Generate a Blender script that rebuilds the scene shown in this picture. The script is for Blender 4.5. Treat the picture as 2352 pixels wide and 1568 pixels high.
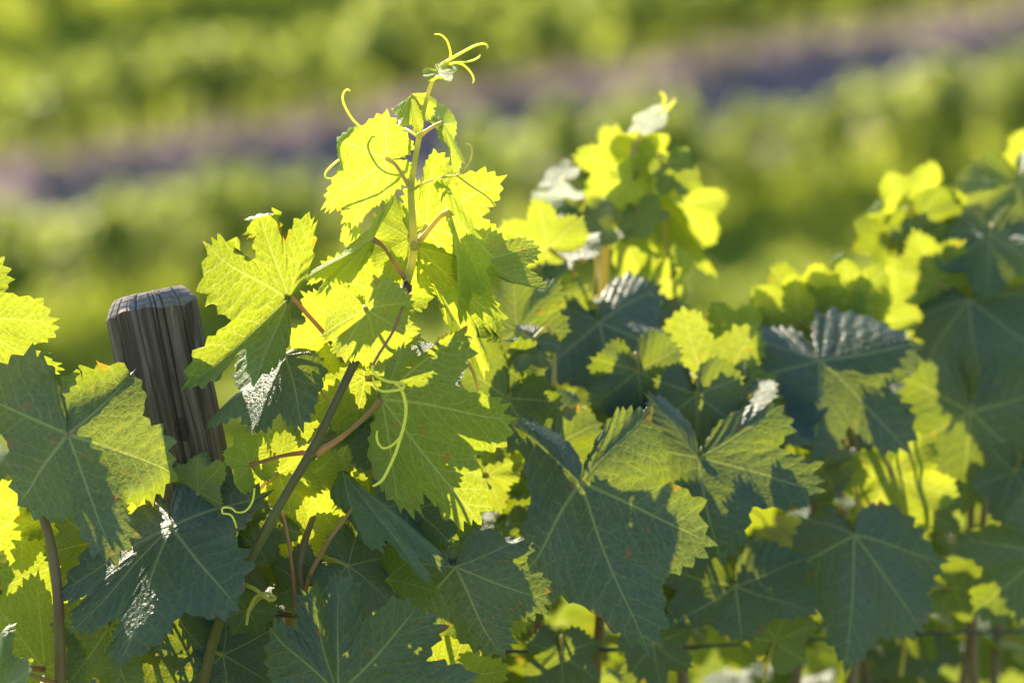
import bpy, math, random
import numpy as np
from mathutils import Vector, Matrix

for o in list(bpy.data.objects):
    bpy.data.objects.remove(o)
sc = bpy.context.scene
col = sc.collection
R = math.radians

# ------------------------------------------------------------------ camera
PITCH = R(8.0)
CAMZ = 1.62
D0 = 3.2                      # distance of the plane in focus
FW = 0.73                     # frame width in that plane (m)
PXW, PXH = 2352.0, 1568.0     # the picture is measured on this grid
APERTURE = 0.034              # diameter of the entrance pupil (m)
cam = bpy.data.cameras.new("camera")
cam_o = bpy.data.objects.new("camera", cam)
col.objects.link(cam_o)
cam_o.location = (0, 0, CAMZ)
cam_o.rotation_euler = (R(90) - PITCH, 0, 0)
cam.sensor_width = 36
cam.lens = 36 * D0 / FW
cam.clip_start, cam.clip_end = 0.1, 3000
cam.dof.use_dof = True
cam.dof.focus_distance = D0 + 0.005
cam.dof.aperture_fstop = cam.lens / 1000 / APERTURE
sc.camera = cam_o

# ------------------------------------------------------------------ sky and sun
SUN_AZ, SUN_EL = -28.0, 37.0            # degrees from +Y (behind the vines), towards the left
sd = Vector((math.sin(R(SUN_AZ)) * math.cos(R(SUN_EL)), math.cos(R(SUN_AZ)) * math.cos(R(SUN_EL)), math.sin(R(SUN_EL))))
world = bpy.data.worlds.new("World")
sc.world = world
world.use_nodes = True
wn = world.node_tree
bg = wn.nodes["Background"]
sky = wn.nodes.new("ShaderNodeTexSky")
sky.sky_type = 'NISHITA'
sky.sun_disc = False
sky.sun_elevation = R(SUN_EL)
sky.sun_rotation = R(SUN_AZ)
sky.dust_density = 0.6
sky.ozone_density = 2.0
wn.links.new(sky.outputs[0], bg.inputs[0])
bg.inputs[1].default_value = 0.10
sun = bpy.data.lights.new("sun", 'SUN')
sun.energy = 5.0
sun.angle = R(0.5)
sun.color = (1.0, 0.87, 0.64)
sun_o = bpy.data.objects.new("sun", sun)
col.objects.link(sun_o)
sun_o.location = (-4, 8, 8)
sun_o.rotation_euler = sd.to_track_quat('Z', 'Y').to_euler()
sc.view_settings.view_transform = 'Standard'
sc.view_settings.look = 'None'
sc.view_settings.exposure = 1.25
sc.view_settings.gamma = 1
sc.render.engine = 'CYCLES'
sc.cycles.use_denoising = True
sc.cycles.max_bounces = 8
sc.cycles.diffuse_bounces = 4
sc.cycles.transmission_bounces = 6
sc.cycles.sample_clamp_indirect = 4.0
sc.cycles.caustics_reflective = False

# ------------------------------------------------------------------ geometry helpers
CAM = np.array((0, 0, CAMZ))
RIGHT = np.array((1.0, 0, 0))
FWD = np.array((0, math.cos(PITCH), -math.sin(PITCH)))
UP = np.array((0, math.sin(PITCH), math.cos(PITCH)))
PX = FW / PXW                 # metres per picture unit in the plane in focus


def W(x, y, dd=0.0):
    """picture point (x, y) at depth D0 + dd metres -> world"""
    k = (D0 + dd) / D0 * PX
    return CAM + (D0 + dd) * FWD + RIGHT * (x - PXW / 2) * k + UP * (PXH / 2 - y) * k


def screen(p):
    v = np.asarray(p) - CAM
    z = v @ FWD
    return PXW / 2 + (v @ RIGHT) / z * D0 / PX, PXH / 2 - (v @ UP) / z * D0 / PX


def unit(v):
    v = np.asarray(v, float)
    return v / (np.linalg.norm(v) + 1e-12)


def mesh_from(name, V, F, smooth=True):
    me = bpy.data.meshes.new(name)
    me.from_pydata([tuple(v) for v in V], [], F)
    if smooth:
        me.polygons.foreach_set("use_smooth", [True] * len(me.polygons))
    me.update()
    return me


def add(name, me, mat, parent=None, loc=(0, 0, 0)):
    """one mesh object; loc is in world space, parents are only translated"""
    if mat and not me.materials:
        me.materials.append(mat)
    o = bpy.data.objects.new(name, me)
    col.objects.link(o)
    base = np.zeros(3)
    p = parent
    while p is not None:
        base = base + np.array(p.location)
        p = p.parent
    o.location = tuple(np.asarray(loc) - base)
    o.parent = parent
    return o


def thing(name, label, cat, loc, group=None):
    o = bpy.data.objects.new(name, None)
    o.empty_display_size = 0.05
    col.objects.link(o)
    o.location = tuple(loc)
    o["label"], o["category"] = label, cat
    if group:
        o["group"] = group
    return o


def catmull(P, n=8):
    P = np.asarray(P, float)
    if len(P) < 3:
        t = np.linspace(0, 1, n + 1)[:, None]
        return P[0] * (1 - t) + P[1] * t
    Q = np.vstack([2 * P[0] - P[1], P, 2 * P[-1] - P[-2]])
    out = []
    for i in range(1, len(Q) - 2):
        for j in range(n):
            t = j / n
            out.append(0.5 * (2 * Q[i] + (Q[i + 1] - Q[i - 1]) * t + (2 * Q[i - 1] - 5 * Q[i] + 4 * Q[i + 1] - Q[i + 2]) * t * t + (3 * Q[i] - Q[i - 1] - 3 * Q[i + 1] + Q[i + 2]) * t ** 3))
    out.append(P[-1])
    return np.array(out)


def tube(P, rad, sides=10, n=8, ridges=0.0):
    """smooth tapered tube through world points; rad is a list per point or a pair"""
    P = np.asarray(P, float)
    rad = np.asarray(rad, float)
    if len(rad) != len(P):
        rad = np.interp(np.linspace(0, 1, len(P)), np.linspace(0, 1, len(rad)), rad)
    C = catmull(P, n)
    rr = np.interp(np.linspace(0, 1, len(C)), np.linspace(0, 1, len(P)), rad)
    T = np.gradient(C, axis=0)
    T /= np.linalg.norm(T, axis=1)[:, None] + 1e-12
    a = np.cross(T[0], (0.3, 0.9, 0.2))
    a = unit(a)
    V, F = [], []
    for i in range(len(C)):
        a = unit(a - T[i] * (a @ T[i]))
        b = np.cross(T[i], a)
        for j in range(sides):
            t = 2 * math.pi * j / sides
            q = rr[i] * (1 + ridges * math.cos(j * math.pi))
            V.append(C[i] + (a * math.cos(t) + b * math.sin(t)) * q)
    m = len(C)
    for i in range(m - 1):
        for j in range(sides):
            F.append((i * sides + j, i * sides + (j + 1) % sides, (i + 1) * sides + (j + 1) % sides, (i + 1) * sides + j))
    F.append(tuple(range(sides))[::-1])
    F.append(tuple((m - 1) * sides + j for j in range(sides)))
    return V, F


def add_tube(name, P, rad, mat, parent, origin=None, **k):
    origin = np.asarray(P[0] if origin is None else origin, float)
    V, F = tube(np.asarray(P, float) - origin, rad, **k)
    return add(name, mesh_from(name, V, F), mat, parent, origin)


# ------------------------------------------------------------------ node helper
class NT:
    def __init__(self, name):
        self.mat = bpy.data.materials.new(name)
        self.mat.use_nodes = True
        self.t = self.mat.node_tree
        self.t.nodes.clear()
        self.out = self.t.nodes.new("ShaderNodeOutputMaterial")

    def node(self, kind, **k):
        n = self.t.nodes.new(kind)
        for a, b in k.items():
            setattr(n, a, b)
        return n

    def put(self, sock, v):
        if hasattr(v, "is_linked") or isinstance(v, bpy.types.NodeSocket):
            self.t.links.new(v, sock)
        elif isinstance(v, tuple) and len(v) == 3 and sock.type == 'RGBA':
            sock.default_value = (*v, 1)
        else:
            sock.default_value = v

    def m(self, op, a, b=None, c=None, clamp=False):
        n = self.node("ShaderNodeMath", operation=op, use_clamp=clamp)
        for i, v in enumerate((a, b, c)):
            if v is not None:
                self.put(n.inputs[i], v)
        return n.outputs[0]

    def mix(self, f, a, b, blend='MIX'):
        n = self.node("ShaderNodeMix", data_type='RGBA', blend_type=blend)
        self.put(n.inputs[0], f)
        self.put(n.inputs[6], a)
        self.put(n.inputs[7], b)
        return n.outputs[2]

    def step(self, v, lo, hi, a=0.0, b=1.0):
        n = self.node("ShaderNodeMapRange", interpolation_type='SMOOTHSTEP')
        for i, q in enumerate((v, lo, hi, a, b)):
            self.put(n.inputs[i], q)
        return n.outputs[0]

    def noise(self, vec, scale, detail=2.0, rough=0.5, dist=0.0):
        n = self.node("ShaderNodeTexNoise")
        if vec is not None:
            self.put(n.inputs["Vector"], vec)
        n.inputs["Scale"].default_value = scale
        n.inputs["Detail"].default_value = detail
        n.inputs["Roughness"].default_value = rough
        n.inputs["Distortion"].default_value = dist
        return n.outputs["Fac"]

    def voro(self, vec, scale, feature='DISTANCE_TO_EDGE', rnd=1.0):
        n = self.node("ShaderNodeTexVoronoi", feature=feature)
        self.put(n.inputs["Vector"], vec)
        n.inputs["Scale"].default_value = scale
        n.inputs["Randomness"].default_value = rnd
        return n.outputs["Distance"]

    def attr(self, name, kind='GEOMETRY'):
        return self.node("ShaderNodeAttribute", attribute_type=kind, attribute_name=name)

    def coord(self, which="Object", scale=(1, 1, 1)):
        c = self.node("ShaderNodeTexCoord")
        mp = self.node("ShaderNodeMapping")
        mp.inputs["Scale"].default_value = scale
        self.t.links.new(c.outputs[which], mp.inputs[0])
        return mp.outputs[0]

    def bump(self, h, strength, dist):
        n = self.node("ShaderNodeBump")
        n.inputs["Strength"].default_value = strength
        n.inputs["Distance"].default_value = dist
        self.put(n.inputs["Height"], h)
        return n.outputs[0]

    def principled(self, base, rough=0.5, spec=0.5, normal=None, **k):
        n = self.node("ShaderNodeBsdfPrincipled")
        self.put(n.inputs["Base Color"], base)
        self.put(n.inputs["Roughness"], rough)
        self.put(n.inputs["Specular IOR Level"], spec)
        if normal is not None:
            self.put(n.inputs["Normal"], normal)
        for a, b in k.items():
            self.put(n.inputs[a.replace("_", " ")], b)
        return n.outputs[0]

    def finish(self, shader):
        self.t.links.new(shader, self.out.inputs[0])
        return self.mat


def add_shaders(nt, a, b):
    n = nt.node("ShaderNodeAddShader")
    nt.t.links.new(a, n.inputs[0])
    nt.t.links.new(b, n.inputs[1])
    return n.outputs[0]


def translucent(nt, c, normal=None):
    n = nt.node("ShaderNodeBsdfTranslucent")
    nt.put(n.inputs[0], c)
    if normal is not None:
        nt.put(n.inputs[1], normal)
    return n.outputs[0]


def leaf_material():
    nt = NT("vine_leaf")
    vein = nt.attr("veinco").outputs["Vector"]
    sx = nt.node("ShaderNodeSeparateXYZ")
    nt.put(sx.inputs[0], vein)
    s, d, rho = sx.outputs
    uv = nt.attr("leafco").outputs["Vector"]
    age_shade = nt.attr("age_shade", 'OBJECT').outputs["Fac"]
    tone = nt.attr("tone", 'OBJECT').outputs["Fac"]
    shift = nt.node("ShaderNodeCombineXYZ")
    nt.put(shift.inputs[2], nt.m('MULTIPLY', tone, 37.0))
    va = nt.node("ShaderNodeVectorMath", operation='ADD')
    nt.put(va.inputs[0], uv)
    nt.put(va.inputs[1], shift.outputs[0])
    p = va.outputs[0]
    wob = nt.noise(p, 3.5, 2)
    # main veins
    w1 = nt.m('MAXIMUM', nt.m('MULTIPLY_ADD', s, -0.013, 0.0165), 0.004)
    v1 = nt.step(d, nt.m('MULTIPLY', w1, 0.45), nt.m('MULTIPLY', w1, 1.25), 1.0, 0.0)
    # side veins
    q = nt.m('MULTIPLY_ADD', d, -0.80, s)
    q = nt.m('MULTIPLY_ADD', nt.m('MULTIPLY', d, d), -0.35, q)
    q = nt.m('MULTIPLY_ADD', wob, 0.14, q)
    q = nt.m('DIVIDE', q, 0.135)
    fr = nt.m('ABSOLUTE', nt.m('SUBTRACT', nt.m('FRACT', q), 0.5))
    w2 = nt.m('MAXIMUM', nt.m('MULTIPLY_ADD', d, -0.13, 0.062), 0.018)
    v2 = nt.step(fr, nt.m('MULTIPLY', w2, 0.4), nt.m('MULTIPLY', w2, 1.3), 1.0, 0.0)
    # net of small veins
    e1 = nt.voro(p, 17)
    e2 = nt.voro(p, 48)
    v3 = nt.step(e1, 0.03, 0.10, 1.0, 0.0)
    v4 = nt.step(e2, 0.03, 0.12, 1.0, 0.0)
    vv = nt.m('MAXIMUM', v1, nt.m('MULTIPLY', v2, 0.8))
    vv = nt.m('MAXIMUM', vv, nt.m('MULTIPLY', v3, 0.42))
    vv = nt.m('MAXIMUM', vv, nt.m('MULTIPLY', v4, 0.10))
    # quilted relief
    h = nt.m('MULTIPLY_ADD', nt.step(e1, 0.0, 0.4), 0.75, nt.m('MULTIPLY', nt.step(e2, 0, 0.5), 0.55))
    h = nt.m('MULTIPLY_ADD', fr, 0.6, h)
    h = nt.m('MULTIPLY_ADD', v1, -0.9, h)
    h = nt.m('MULTIPLY_ADD', nt.noise(p, 9, 3), 0.6, h)
    nrm = nt.bump(h, 0.45, 0.0013)
    nrm2 = nt.bump(h, 0.30, 0.0014)
    big = nt.noise(p, 2.3, 3, 0.6)
    fine = nt.noise(p, 30, 3, 0.6)
    var = nt.m('MULTIPLY_ADD', fine, 0.5, nt.m('MULTIPLY_ADD', big, 0.9, 0.3))
    back = nt.node("ShaderNodeNewGeometry").outputs["Backfacing"]
    up = nt.mix(age_shade, (0.060, 0.130, 0.014), nt.mix(nt.step(nt.noise(p, 1.4, 2), 0.35, 0.65), (0.011, 0.045, 0.032), (0.010, 0.042, 0.054)))
    lo = nt.mix(age_shade, (0.10, 0.17, 0.022), (0.038, 0.074, 0.026))
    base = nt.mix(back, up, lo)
    vm = nt.node("ShaderNodeVectorMath", operation='SCALE')
    nt.put(vm.inputs[0], base)
    nt.put(vm.inputs[3], var)
    vb = nt.m('MAXIMUM', nt.m('MULTIPLY', v1, 0.75), nt.m('MULTIPLY', v2, nt.m('MULTIPLY_ADD', back, 0.3, 0.22)))
    vb = nt.m('MAXIMUM', vb, nt.m('MULTIPLY', v3, nt.m('MULTIPLY_ADD', back, 0.16, 0.05)))
    base = nt.mix(vb, vm.outputs[0], (0.15, 0.185, 0.09))
    tr = nt.mix(age_shade, (0.40, 0.45, 0.014), (0.108, 0.145, 0.0003))
    tr = nt.mix(nt.m('MULTIPLY', big, 0.5), tr, nt.mix(age_shade, (0.45, 0.46, 0.012), (0.145, 0.170, 0.0003)))
    tr = nt.mix(nt.m('MULTIPLY', vv, 0.75), tr, nt.mix(age_shade, (0.60, 0.60, 0.13), (0.24, 0.26, 0.025)))
    # cells between the veins let a little less light through than their rims
    cell = nt.node("ShaderNodeVectorMath", operation='SCALE')
    nt.put(cell.inputs[0], tr)
    nt.put(cell.inputs[3], nt.m('MULTIPLY_ADD', fine, 0.55, 0.62))
    tr = cell.outputs[0]
    # a few rust spots, more near the margin
    spot = nt.step(nt.noise(p, 7.5, 4, 0.65), 0.655, 0.71)
    rim = nt.m('MULTIPLY', nt.step(rho, 0.86, 1.0), nt.step(nt.noise(p, 3.0, 3, 0.6), 0.60, 0.72))
    spot = nt.m('MAXIMUM', nt.m('MULTIPLY', spot, nt.step(tone, 0.3, 0.5)), nt.m('MULTIPLY', rim, 0.8))
    base = nt.mix(nt.m('MULTIPLY', spot, 0.8), base, (0.12, 0.035, 0.012))
    tr = nt.mix(nt.m('MULTIPLY', spot, 0.8), tr, (0.45, 0.14, 0.01))
    rough = nt.mix(back, (0.48, 0.48, 0.48), (0.65, 0.65, 0.65))
    spec = nt.m('MULTIPLY_ADD', back, -0.25, 0.5)
    pr = nt.principled(base, rough, spec, nrm)
    return nt.finish(add_shaders(nt, pr, translucent(nt, tr, nrm2)))


def stem_material(name, a, b, trans=0.05, rough=0.45):
    nt = NT(name)
    c = nt.coord("Object", (1, 1, 1))
    f = nt.noise(c, 18, 2)
    g = nt.noise(nt.coord("Object", (900, 900, 40)), 1.0, 2)
    base = nt.mix(nt.step(f, 0.35, 0.65), a, b)
    base = nt.mix(nt.m('MULTIPLY', g, 0.35), base, tuple(0.4 * q for q in a))
    pr = nt.principled(base, rough, 0.45, nt.bump(g, 0.3, 0.0006), Sheen_Weight=0.25, Sheen_Roughness=0.35)
    if trans:
        return nt.finish(add_shaders(nt, pr, translucent(nt, tuple(min(1, q * trans / 0.05) for q in b))))
    return nt.finish(pr)


def bark_material():
    nt = NT("vine_bark")
    g = nt.noise(nt.coord("Object", (60, 60, 7)), 1.0, 5, 0.65, 0.6)
    base = nt.mix(nt.step(g, 0.3, 0.7), (0.035, 0.024, 0.018), (0.17, 0.12, 0.085))
    return nt.finish(nt.principled(base, 0.9, 0.2, nt.bump(g, 0.8, 0.006)))


def wood_material():
    nt = NT("weathered_wood")
    warp = nt.noise(nt.coord("Object", (14, 14, 5)), 1.0, 2)
    c = nt.coord("Object", (135, 135, 3.6))
    av = nt.node("ShaderNodeVectorMath", operation='ADD')
    nt.put(av.inputs[0], c)
    cm = nt.node("ShaderNodeCombineXYZ")
    for i in range(2):
        nt.put(cm.inputs[i], nt.m('MULTIPLY', warp, 6.0))
    nt.put(av.inputs[1], cm.outputs[0])
    f = nt.noise(av.outputs[0], 1.0, 6, 0.68, 0.4)
    f2 = nt.noise(nt.coord("Object", (420, 420, 9)), 1.0, 2)
    f3 = nt.noise(nt.coord("Object", (9, 9, 4)), 1.0, 3)
    r = nt.node("ShaderNodeValToRGB")
    nt.put(r.inputs[0], nt.m('MULTIPLY_ADD', f2, 0.28, nt.m('SUBTRACT', f, 0.14)))
    cr = r.color_ramp
    cr.elements[0].position, cr.elements[0].color = 0.28, (0.055, 0.036, 0.027, 1)
    cr.elements[1].position, cr.elements[1].color = 0.74, (0.40, 0.33, 0.29, 1)
    for pos, cc in ((0.42, (0.115, 0.080, 0.063, 1)), (0.55, (0.22, 0.165, 0.135, 1))):
        e = cr.elements.new(pos)
        e.color = cc
    base = nt.mix(nt.step(f3, 0.5, 0.75), r.outputs[0], (0.095, 0.064, 0.05))
    h = nt.m('MULTIPLY_ADD', f2, 0.5, f)
    return nt.finish(nt.principled(base, 0.85, 0.25, nt.bump(h, 0.7, 0.0022)))


def endgrain_material():
    nt = NT("weathered_end_grain")
    c = nt.coord("Object", (1, 1, 0.4))
    w = nt.node("ShaderNodeTexWave", wave_type='RINGS', rings_direction='Z')
    nt.put(w.inputs["Vector"], c)
    w.inputs["Scale"].default_value = 130
    w.inputs["Distortion"].default_value = 5.0
    w.inputs["Detail"].default_value = 2
    w.inputs["Detail Scale"].default_value = 3
    f = nt.noise(c, 160, 3)
    base = nt.mix(w.outputs["Fac"], (0.25, 0.21, 0.195), (0.38, 0.33, 0.31))
    base = nt.mix(nt.m('MULTIPLY', f, 0.5), base, (0.08, 0.07, 0.075))
    h = nt.m('MULTIPLY_ADD', f, 0.6, w.outputs["Fac"])
    return nt.finish(nt.principled(base, 0.9, 0.2, nt.bump(h, 0.3, 0.0008)))


def plain(name, c, rough=0.6, metal=0.0, var=0.3, scale=20):
    nt = NT(name)
    f = nt.noise(nt.coord("Object"), scale, 4, 0.6)
    base = nt.mix(nt.m('MULTIPLY', f, var * 2), c, tuple(0.45 * q for q in c))
    return nt.finish(nt.principled(base, rough, 0.4, nt.bump(f, 0.3, 0.002), Metallic=metal))


def far_leaf_material():
    nt = NT("far_vine_leaf")  # distance haze put into these colours: paler and less saturated
    oi = nt.node("ShaderNodeObjectInfo").outputs["Random"]
    f = nt.noise(nt.coord("Object"), 5, 3)
    base = nt.mix(f, (0.035, 0.075, 0.032), (0.075, 0.12, 0.04))
    tr = nt.mix(nt.m('MULTIPLY_ADD', oi, 0.4, nt.m('MULTIPLY', f, 0.6)), (0.30, 0.36, 0.055), (0.43, 0.45, 0.09))
    return nt.finish(add_shaders(nt, nt.principled(base, 0.5, 0.4), translucent(nt, tr)))


MAT = dict(
    leaf=leaf_material(),
    green=stem_material("green_shoot", (0.20, 0.22, 0.05), (0.27, 0.25, 0.06), 0.09),
    purple=stem_material("purple_green_cane", (0.115, 0.078, 0.045), (0.15, 0.155, 0.042), 0.03),
    cane=stem_material("lignified_cane", (0.19, 0.12, 0.07), (0.24, 0.19, 0.09), 0.0),
    red=stem_material("red_petiole", (0.27, 0.11, 0.075), (0.30, 0.19, 0.085), 0.05),
    petiole=stem_material("green_petiole", (0.26, 0.24, 0.06), (0.30, 0.25, 0.08), 0.07),
    tendril=stem_material("tendril_skin", (0.40, 0.42, 0.09), (0.46, 0.44, 0.10), 0.075),
    node=stem_material("dry_node", (0.10, 0.062, 0.035), (0.15, 0.09, 0.05), 0.0, 0.8),
    bark=bark_material(), wood=wood_material(), grain=endgrain_material(),
    knot=plain("wood_knot", (0.075, 0.050, 0.038), 0.85, scale=120),
    wire=plain("dark_wire", (0.06, 0.065, 0.075), 0.45, 0.6, scale=60),
    far=far_leaf_material(),
)

# ------------------------------------------------------------------ the vine leaf
VEIN_PHI = np.array([-152, -108, -52, 0, 52, 108, 152.0])
BIS = (-80, -26, 26, 80)


def leaf_template(seed, cut=0.3, rings=12, fine=True, toothed=1.0):
    """flat lobed leaf, midrib along +Y, length 1, petiole at the origin"""
    rg = random.Random(seed)
    j = lambda a: 1 + rg.uniform(-a, a)
    pts = []
    for sg in (-1, 1):
        s1 = (0.85 - 0.55 * cut) * j(0.05)
        s2 = (0.76 - 0.46 * cut) * j(0.05)
        half = [(6, 0.965 * j(0.02)), (13, 0.905 * j(0.03)), (20, 0.84 * 0.45 + s1 * 0.55), (26, s1), (32, 0.84 * 0.45 + s1 * 0.55), (40, 0.87 * j(0.03)), (46, 0.915), (52, 0.94 * j(0.04)), (60, 0.88 * j(0.03)), (68, 0.83 * j(0.03)),
                (74, 0.76 * 0.45 + s2 * 0.55), (80, s2), (86, 0.74 * 0.45 + s2 * 0.55), (95, 0.74 * j(0.03)), (108, 0.78 * j(0.05)), (122, 0.71 * j(0.04)), (138, 0.66 * j(0.05)), (152, 0.60 * j(0.05)), (162, 0.47), (170, 0.26), (176, 0.06)]
        pts += [(sg * a, b) for a, b in half]
    pts.append((0, 1.0))
    pts.sort()
    A = np.array(pts)
    # smooth by cubic interpolation on a dense grid
    den = np.linspace(-176, 176, 2817)
    rr = np.interp(den, A[:, 0], A[:, 1])
    ker = np.hanning(33)
    ker /= ker.sum()
    pad = np.concatenate([np.full(16, rr[0]), rr, np.full(16, rr[-1])])
    rs = np.convolve(pad, ker, 'valid')
    r_of = lambda a: np.interp(a, den, rs)
    X, Y = -rs * np.sin(np.radians(den)), rs * np.cos(np.radians(den))
    arc = np.concatenate([[0], np.cumsum(np.hypot(np.diff(X), np.diff(Y)))])
    phi_of = lambda l: np.interp(l, arc, den)
    arc_of = lambda a: np.interp(a, den, arc)
    stops = [-176, -108, -52, 0, 52, 108, 176]
    rays = []        # (phi, tooth height)
    for a0, a1 in zip(stops[:-1], stops[1:]):
        l0, l1 = arc_of(a0), arc_of(a1)
        n = max(2, int(round((l1 - l0) / 0.118)))
        pos = np.linspace(0, 1, n + 1)
        pos[1:-1] += np.array([rg.uniform(-0.3, 0.3) / n for _ in range(n - 1)])
        amp = [rg.uniform(0.022, 0.062) for _ in range(n + 1)]
        for k in range(n):
            for x in ((0, .2, .5, .8) if fine else (0, .5)):
                l = l0 + (l1 - l0) * (pos[k] + (pos[k + 1] - pos[k]) * x)
                ph = float(phi_of(l))
                near = min(abs(abs(ph) - 26) / 9, abs(abs(ph) - 80) / 9, (176 - abs(ph)) / 18, 1)
                big = 1.4 if (x in (0,) and k == 0 and abs(a0) < 170) else 1.0
                hh = {0: 1.0, .2: 0.52, .5: -0.35, .8: 0.40}[x] * (amp[k] if x < .5 else amp[k + 1])
                rays.append((ph, hh * near * big * toothed))
    rays.append((176.0, 0.0))
    for b in BIS:
        if min(abs(b - q[0]) for q in rays) > 0.3:
            rays.append((float(b), -0.008))
        else:
            k = min(range(len(rays)), key=lambda i: abs(rays[i][0] - b))
            rays[k] = (float(b), rays[k][1])
    rays.sort()
    ph = np.array([q[0] for q in rays])
    hh = np.array([q[1] for q in rays])
    n = len(ph)
    r0 = r_of(ph)
    dirs = np.stack([-np.sin(np.radians(ph)), np.cos(np.radians(ph))], 1)
    edge = dirs * r0[:, None]
    tg = np.gradient(edge, axis=0)
    nr = np.stack([-tg[:, 1], tg[:, 0]], 1)      # outward for this direction of travel
    nr /= np.linalg.norm(nr, axis=1)[:, None] + 1e-9
    sgn = np.sign(np.sum(nr * dirs, 1))
    nr *= np.where(sgn == 0, 1, sgn)[:, None]
    nr = nr * 0.75 + dirs * 0.4
    toothp = edge + nr * hh[:, None]
    P = [np.zeros(2)]
    ray_i = [0]
    rho = [0.0]
    for k in range(1, rings + 1):
        t = (k / rings) ** 0.9
        if k < rings:
            ring = edge * t
            if k >= rings - 2:                     # ease the teeth in
                ring = ring + nr * hh[:, None] * (0.25 if k == rings - 1 else 0.05)
        else:
            ring = toothp
        P += list(ring)
        ray_i += list(range(n))
        rho += [t] * n
    P = np.array(P)
    ray_i = np.array(ray_i)
    rho = np.array(rho)
    F = []
    for i in range(n - 1):
        F.append((0, 1 + i, 1 + i + 1))
    for k in range(rings - 1):
        a, b = 1 + k * n, 1 + (k + 1) * n
        for i in range(n - 1):
            F.append((a + i, b + i, b + i + 1, a + i + 1))
    # coordinates for the veins: along and beside the nearest main vein
    pv = VEIN_PHI[1:-1]
    near = np.argmin(np.abs(ph[:, None] - pv[None, :]), axis=1)
    vd = np.stack([-np.sin(np.radians(pv)), np.cos(np.radians(pv))], 1)[near][ray_i]
    s = np.sum(P * vd, 1)
    d = np.abs(P[:, 0] * vd[:, 1] - P[:, 1] * vd[:, 0])
    # coordinates within the sector between two neighbouring veins
    lens = np.array([float(r_of(a)) for a in VEIN_PHI])
    E = np.stack([-np.sin(np.radians(VEIN_PHI)), np.cos(np.radians(VEIN_PHI))], 1) * lens[:, None]
    sec = np.clip(np.searchsorted(VEIN_PHI, ph, side='right') - 1, 0, 5)[ray_i]
    e0, e1 = E[sec], E[sec + 1]
    det = e0[:, 0] * e1[:, 1] - e0[:, 1] * e1[:, 0]
    ca = (P[:, 0] * e1[:, 1] - P[:, 1] * e1[:, 0]) / det
    cb = (e0[:, 0] * P[:, 1] - e0[:, 1] * P[:, 0]) / det
    return dict(P=P, F=F, s=s, d=d, rho=rho, phi=ph[ray_i], sec=sec, ca=ca, cb=cb, E=E, n=n)


def vnormals(V, F):
    N = np.zeros_like(V)
    tri = np.array([f[:3] for f in F])
    q = np.array([f for f in F if len(f) == 4])
    for t in (tri, q[:, [0, 2, 3]]):
        fn = np.cross(V[t[:, 1]] - V[t[:, 0]], V[t[:, 2]] - V[t[:, 0]])
        for k in range(3):
            np.add.at(N, t[:, k], fn)
    return N / (np.linalg.norm(N, axis=1)[:, None] + 1e-15)


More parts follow.
